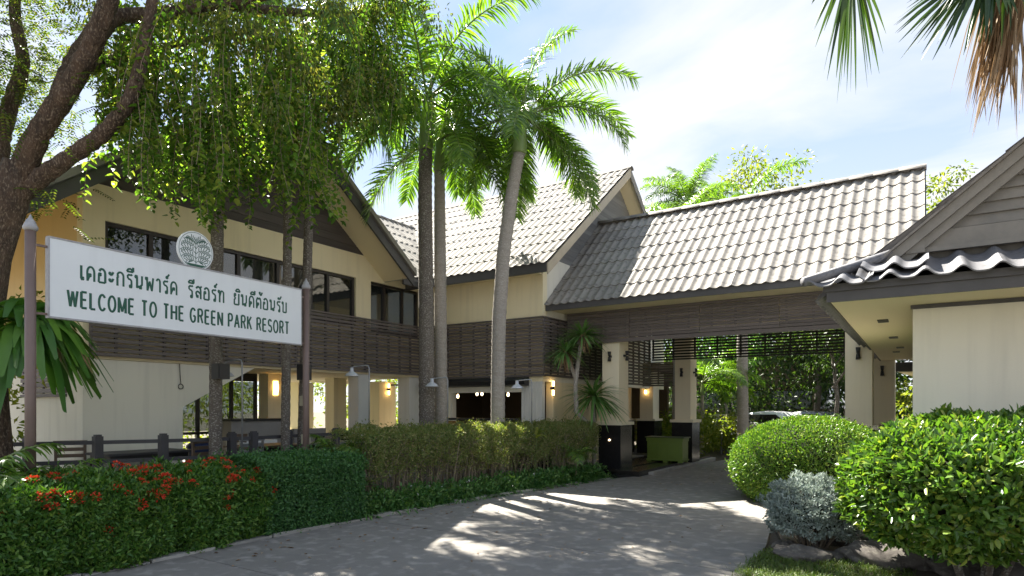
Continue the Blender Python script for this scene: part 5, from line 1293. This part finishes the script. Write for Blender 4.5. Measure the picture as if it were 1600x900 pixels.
for i, p in enumerate(wf):
    nn_ = 7; d_ = rdir(nn_, .8); leaves('white_flower', np.tile(p, (nn_, 1)), d_, rdir(nn_, 1), .022, .016, M['petalwhite'], g2)

# ------------------------------------------------------------------ garden plants behind the hedges
AREC = make_frond_set([(75, .9, 85), (55, 1.0, 100), (35, 1.0, 95)], n=22, ll=.30, lw=.032, hang=.25, t0=.25)
def small_palm(label, loc, n, s, base=.25):
    t = thing('small_palm', label, 'small palm', loc, 'small palms in the beds')
    MB().tube([loc, (loc[0], loc[1], loc[2] + base)], [.03, .02], 8).build('stem', M['stem'], t)
    for i in range(n): add_frond(t, AREC[i % 3], (loc[0], loc[1], loc[2] + base - .03), R(360 * i / n + rnd.uniform(-20, 20)), s * rnd.uniform(.85, 1.15), rnd.uniform(-.2, .2))
small_palm('feathery small palm left of the near sign post', (-8.0, 2.25, -.05), 14, 1.25, .6)
small_palm('feathery small palm at the foot of the near sign post', (-8.35, 3.1, -.05), 10, 1.0, .55)
small_palm('feathery small palm rising between the clipped hedge and olive hedge', (-8.05, 7.1, -.05), 11, .95, .7)
small_palm('small palm in front of the olive bar panels', (-7.55, 10.1, -.05), 9, .7, .85)
small_palm('small palm growing through the far end of the olive hedge', (-6.25, 12.1, -.05), 9, .6, .55)
def broad_plant(label, loc, n, L, W, h=.4, m='lf_under'):
    t = thing('broadleaf_plant', label, 'plant', loc, 'broadleaf plants in the beds')
    az = rng.uniform(0, 6.283, n); el = rng.uniform(.5, 1.3, n)
    D = np.column_stack([np.cos(az) * np.cos(el), np.sin(az) * np.cos(el), np.sin(el)]); b = np.array(loc) + [0, 0, h]
    st = MB()
    for d_ in D: st.tube([loc, tuple(b + d_ * .05)], [.008, .005], 4, False)
    st.build('stems', M['rachis'], t)
    leaves('blades', np.tile(b, (n, 1)) + D * .04, D, np.column_stack([-np.cos(az), -np.sin(az), np.ones(n)]), rng.uniform(.8, 1.15, n) * L, rng.uniform(.85, 1.1, n) * W, M[m], t, droop=.25, shape='long')
broad_plant('broad glossy leaves rising behind the red flowers next to the near post', (-8.25, 3.75, -.05), 9, .5, .14, .55)
broad_plant('broad upright leaves in front of the dark terrace table', (-8.5, 4.25, -.05), 8, .5, .13, .6)
broad_plant('bright yellow-green leaf tuft between the railing and red flowers', (-8.15, 5.0, -.05), 14, .36, .035, .62, 'lf_bright')
broad_plant('potted leafy plant in front of the grey counter', (-9.75, 6.85, .15), 22, .30, .09, .5)
broad_plant('broad leaved plant beside the olive bar panels and curved trunk', (-6.95, 10.75, -.05), 14, .42, .11, .95)
broad_plant('pale curled leaves rising above the olive hedge near the planks', (-6.55, 10.9, -.05), 7, .42, .10, 1.0, 'lf_bright')
broad_plant('dark fern clump between the clipped hedge and olive hedge', (-7.25, 6.75, -.05), 26, .5, .07, .35)
SB = thing('sunlit_shrub', 'sunlit yellow-green shrub behind the big tree trunk', 'shrub', (-12.3, 3.2, 0))
Cc = np.column_stack([rng.uniform(-13.2, -10.9, 60), rng.uniform(2.4, 4.2, 60), rng.uniform(.2, 3.4, 60)]); A = cluster_cloud(Cc, .3, 45, .13, .06, .2); leaves('foliage', *A, M['lf_bright'], SB)
ss = MB()
for i in range(7): ss.tube([(-12.2 + rnd.uniform(-.3, .3), 3.2 + rnd.uniform(-.3, .3), -.05), (-12.2 + rnd.uniform(-.9, .9), 3.2 + rnd.uniform(-.6, .6), rnd.uniform(2.2, 3.2))], [.03, .01], 5)
ss.build('stems', M['stem'], SB)

# dracaenas
def dracaena(label, stems, heads, dead):
    t = thing('dracaena', label, 'dracaena', stems[0][0], 'dracaenas beside the portico')
    for s_, r0, r1 in [(s[0:-2], s[-2], s[-1]) for s in [list(q) for q in stems]]:
        n_ = len(s_); MB().tube(s_, [r0 + (r1 - r0) * i / (n_ - 1) for i in range(n_)], 8, wob=.08).build('stem', M['palmbark'], t, True)
    for (c, n_, L_, W_) in heads:
        az = rng.uniform(0, 6.283, n_); el = np.arcsin(rng.uniform(-.45, .98, n_))
        D_ = np.column_stack([np.cos(az) * np.cos(el), np.sin(az) * np.cos(el), np.sin(el)])
        leaves('leaf_head', np.array(c) + D_ * .04, D_, np.column_stack([-np.cos(az) * .6, -np.sin(az) * .6, np.ones(n_)]), L_ * rng.uniform(.75, 1.1, n_), W_, M['lf_drac'], t, fold=.15, droop=.20, shape='long')
        if dead:
            k_ = 40; az = rng.uniform(0, 6.283, k_); D_ = np.column_stack([np.cos(az) * .35, np.sin(az) * .35, -np.ones(k_)])
            leaves('dead_leaves', np.array(c) + rng.normal(size=(k_, 3)) * .05, D_, np.column_stack([np.cos(az), np.sin(az), np.zeros(k_)]), rng.uniform(.25, .5, k_), .028, M['lf_dead'], t, droop=.03, shape='long')
dracaena('tall twisted dracaena with dead brown skirt leaves beside the portico column', [((-6.38, 12.92, -.05), (-6.42, 12.90, .9), (-6.40, 12.90, 1.25), (-6.60, 12.80, 1.5), (-6.62, 12.78, 2.1), (-6.56, 12.82, 2.7), (-6.48, 12.86, 3.22), .065, .05), ((-6.61, 12.79, 2.2), (-6.72, 12.72, 2.6), (-6.80, 12.68, 2.85), .042, .037)],
         [((-6.48, 12.86, 3.22), 110, .64, .05), ((-6.80, 12.62, 2.85), 90, .58, .046)], True)
dracaena('short dracaena with fountain of arching blades in front of the portico column', [((-6.36, 13.25, -.05), (-6.38, 13.23, 1.0), (-6.38, 13.22, 1.85), .06, .048)], [((-6.38, 13.22, 1.85), 130, .9, .052)], False)

# ------------------------------------------------------------------ round bushes on the far side of the drive
def bush(name, label, c, r, n, L, W, m, shape=4, core=.86, lump_=.03, seed=0, zmin=-.75, up=.35, out=.9, stems=5):
    t = thing(name, label, 'bush', (c[0], c[1], 0), None)
    P, N_ = ell_surface(n, (0, 0, 0), (1, 1, 1), zmin); n = len(P)
    k = 1 + lump_ * (noise3(P, 4.0, seed) + .7 * noise3(P, 9.0, seed + 3)) - rng.random(n) ** 2 * .13 + .02 + np.where(rng.random(n) < .04, rng.uniform(.01, .08, n), 0)
    P = P * np.array(r) * k[:, None] + np.array(c); N_ = unit(N_ / np.array(r))
    D = unit(N_ * out + rdir(n) * .9 + np.array([0, 0, up])); Nn = unit(N_ + rdir(n) * .6 + np.array([0, 0, .4]))
    lump('dark_core', c, tuple(q * core for q in r), M['core'], t, amp=.04, seed=seed, zcut=zmin)  # solid dark body in place of the bush's shaded interior
    leaves('foliage', P, D, Nn, L * rng.uniform(.65, 1.25, n), W * rng.uniform(.7, 1.15, n), m, t, shape=shape)
    st = MB()
    for i in range(stems):
        a = 6.283 * i / stems; st.tube([(c[0] + .1 * math.cos(a), c[1] + .1 * math.sin(a), -.05), (c[0] + r[0] * .45 * math.cos(a), c[1] + r[1] * .45 * math.sin(a), c[2])], [.035, .02], 6, wob=.1)
    st.build('stems', M['darkbark'], t)
    return t
bush('dome_bush', 'clipped dome bush of small leaves beside the portico column', (-1.58, 11.62, .62), (1.26, 1.22, .80), 48000, .048, .024, M['lf_ball'], seed=1, lump_=.022)
bush('round_bush', 'large glossy round bush with yellow-green new leaves in front of the pavilion wall', (.42, 6.86, .88), (1.02, 0.98, .62), 24000, .078, .038, M['lf_big'], 6, seed=4, lump_=.085, zmin=-.8)
bs = bush('silver_shrub', 'silvery grey-green shrub between the dome bush and large round bush', (-1.02, 7.75, .42), (.46, .48, .37), 15000, .042, .018, M['lf_silver'], seed=8, lump_=.2, zmin=-.6, core=.7)
tw = MB()
for i in range(60):
    a = rng.uniform(0, 6.28); r_ = rng.uniform(.1, .42); tw.tube([(-1.02 + .1 * math.cos(a), 7.75 + .1 * math.sin(a), -.02), (-1.02 + r_ * math.cos(a), 7.75 + r_ * math.sin(a), rng.uniform(.2, .6))], [.007, .003], 4, False)
tw.build('twigs', M['stem'], bs)
def rock(label, c, r, seed):
    o = lump('garden_rock', c, r, M['rock'], None, 48, 30, .24, seed, 2.6, -.5); tag(o, label, 'rock', 'rocks edging the bed'); return o
rock('low flat rock at the foot of the silver shrub', (-1.02, 7.15, .03), (.34, .22, .11), 2); rock('broad brown rock beneath the large round bush', (-.33, 7.35, .03), (.40, .30, .20), 6)
rock('dark rock on the pavilion side beneath the large round bush', (.42, 7.3, .02), (.46, .30, .17), 11); rock('pale flat rock behind the thin bush stems', (-.6, 8.25, .03), (.48, .3, .13), 15)
rock('small rock between grass and silver shrub', (-1.26, 7.55, .02), (.15, .12, .09), 19)
C = [(x, yy, .03) for x, yy in zip(rng.uniform(-1.46, -.1, 2600), rng.uniform(5.4, 7.3, 2600)) if x > edge(RIGHT, yy) - .10 + rng.normal() * .06]
tag(tufts('grass', None, C, 6, .085, .007, M['grass'], .25, 'long', 1.2), 'short green grass patch at the driveway corner', 'grass', kind='stuff')
# fallen leaves on the drive
lf = MB()
fl = leaves('fallen_leaves', np.column_stack([np.where(rng.random(220) < .6, rng.uniform(-6.5, -5.4, 220), rng.uniform(-6, -1.6, 220)), rng.uniform(3.5, 16, 220), np.full(220, .008)]), np.column_stack([rng.normal(size=(220, 2)), np.zeros(220)]), np.tile([0, 0, 1.], (220, 1)) + rng.normal(size=(220, 3)) * .12, rng.uniform(.03, .08, 220), .03, M['lf_dead'], None)
tag(fl, 'scattered dry fallen leaves on the driveway', 'fallen leaves', kind='stuff')

# ------------------------------------------------------------------ woodland and trees beyond
def mass(name, label, C, rad, per, L, W, m):
    A = cluster_cloud(C, rad, per, L, W, .3); return tag(leaves(name, *A, M[m]), label, 'woodland', kind='stuff')
C = np.column_stack([rng.uniform(-12, 15, 600), rng.uniform(27, 35, 600), rng.uniform(.2, 8.5, 600)]); C = C[~((C[:, 2] < 2.6) & (rng.random(len(C)) < .45))]
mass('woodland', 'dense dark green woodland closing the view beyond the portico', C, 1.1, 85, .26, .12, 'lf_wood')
C = np.column_stack([rng.uniform(-23, -18.2, 200), rng.uniform(5, 25, 200), rng.uniform(.2, 3.6, 200)])
mass('garden_thicket', 'sunlit garden thicket seen through the open ground floor', C, .6, 70, .17, .08, 'lf_bright')
C = np.column_stack([rng.uniform(-8.2, -5.35, 120), rng.uniform(20.2, 26, 120), rng.uniform(.1, 1.25, 120)]); C = C[C[:, 0] < np.array([edge(LEFT, v) for v in C[:, 1]]) - .35]
mass('roadside_shrubs', 'mixed green and yellow shrubs along the drive past the portico', C, .4, 80, .14, .06, 'lf_bright')
C = np.column_stack([rng.uniform(-.6, 5.2, 80), rng.uniform(19.8, 24, 80), rng.uniform(.2, 2.2, 80)])
mass('yellow_shrubs', 'yellow-green shrubs glimpsed between the far column and pavilion wall', C, .4, 70, .13, .06, 'lf_bright')
C = np.column_stack([rng.uniform(-5, 34, 230), rng.uniform(38, 48, 230), rng.uniform(.3, 8.5, 230)])
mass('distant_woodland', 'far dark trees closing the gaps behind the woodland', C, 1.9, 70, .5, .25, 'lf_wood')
def tree(label, base, h, cr, n, per, L, m, trunk=.12, bark='darkbark', spread=1.0, low=.45):
    t = thing('background_tree', label, 'tree', (base[0], base[1], 0), 'trees beyond the portico')
    tp = MB(); tp.tube([(base[0], base[1], -.05), (base[0] + .15, base[1], h * .3), (base[0] - .05, base[1] + .1, h * .6), (base[0], base[1], h * .85)], [trunk, trunk * .8, trunk * .55, trunk * .25], 8, wob=.08)
    tp.build('trunk', M[bark], t, True)
    for i in range(6):
        a = i * 1.05 + base[0]; z0 = h * rng.uniform(.35, .6); MB().tube([(base[0], base[1], z0), (base[0] + cr * .4 * math.cos(a), base[1] + cr * .4 * math.sin(a), z0 + h * .15), (base[0] + cr * .75 * math.cos(a), base[1] + cr * .75 * math.sin(a), z0 + h * .25)], [trunk * .5, trunk * .3, trunk * .12], 6).build('limb', M[bark], t, True)
    d_ = rdir(n); C = np.array([base[0], base[1], h * (low + 1) / 2]) + d_ * np.array([cr, cr, h * (1 - low) / 2]) * (rng.random((n, 1)) ** .4)
    leaves('crown', *cluster_cloud(C, cr * .28, per, L, L * .45, .3), M[m], t)
tree('airy pale tree top showing above the portico ridge beside the distant palm', (-7.7, 38), 16.3, 3.2, 70, 70, .26, 'lf_bright', .2)
tree('small yellow-green tree top peeping over the pavilion gable', (.9, 27), 10.4, 1.5, 30, 70, .17, 'lf_bright', .1)
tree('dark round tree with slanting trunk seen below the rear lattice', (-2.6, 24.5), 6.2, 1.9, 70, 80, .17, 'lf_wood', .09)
tree('leafy tree with twin thin trunks beside the pale palm trunk', (-6.4, 24.6), 5.2, 1.5, 46, 70, .20, 'lf_under', .06, 'palmbark')
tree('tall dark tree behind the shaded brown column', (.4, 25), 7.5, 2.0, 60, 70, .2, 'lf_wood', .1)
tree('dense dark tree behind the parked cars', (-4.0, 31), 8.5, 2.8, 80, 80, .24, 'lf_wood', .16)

palm('leafy palm with low fronds behind the driveway side of the shaded column', [(-6.35, 21.6, -.05), (-6.3, 21.6, 1.2), (-6.3, 21.6, 2.0)], [.07, .06, .055], (-6.3, 21.6, 2.5), .06, [(1, 30, .75), (2, 60, .75), (3, 10, .8), (4, 35, .8), (3, 200, .7), (2, 300, .75), (4, 80, .75), (3, 330, .75), (5, 20, .7)], group='palms beyond the portico')
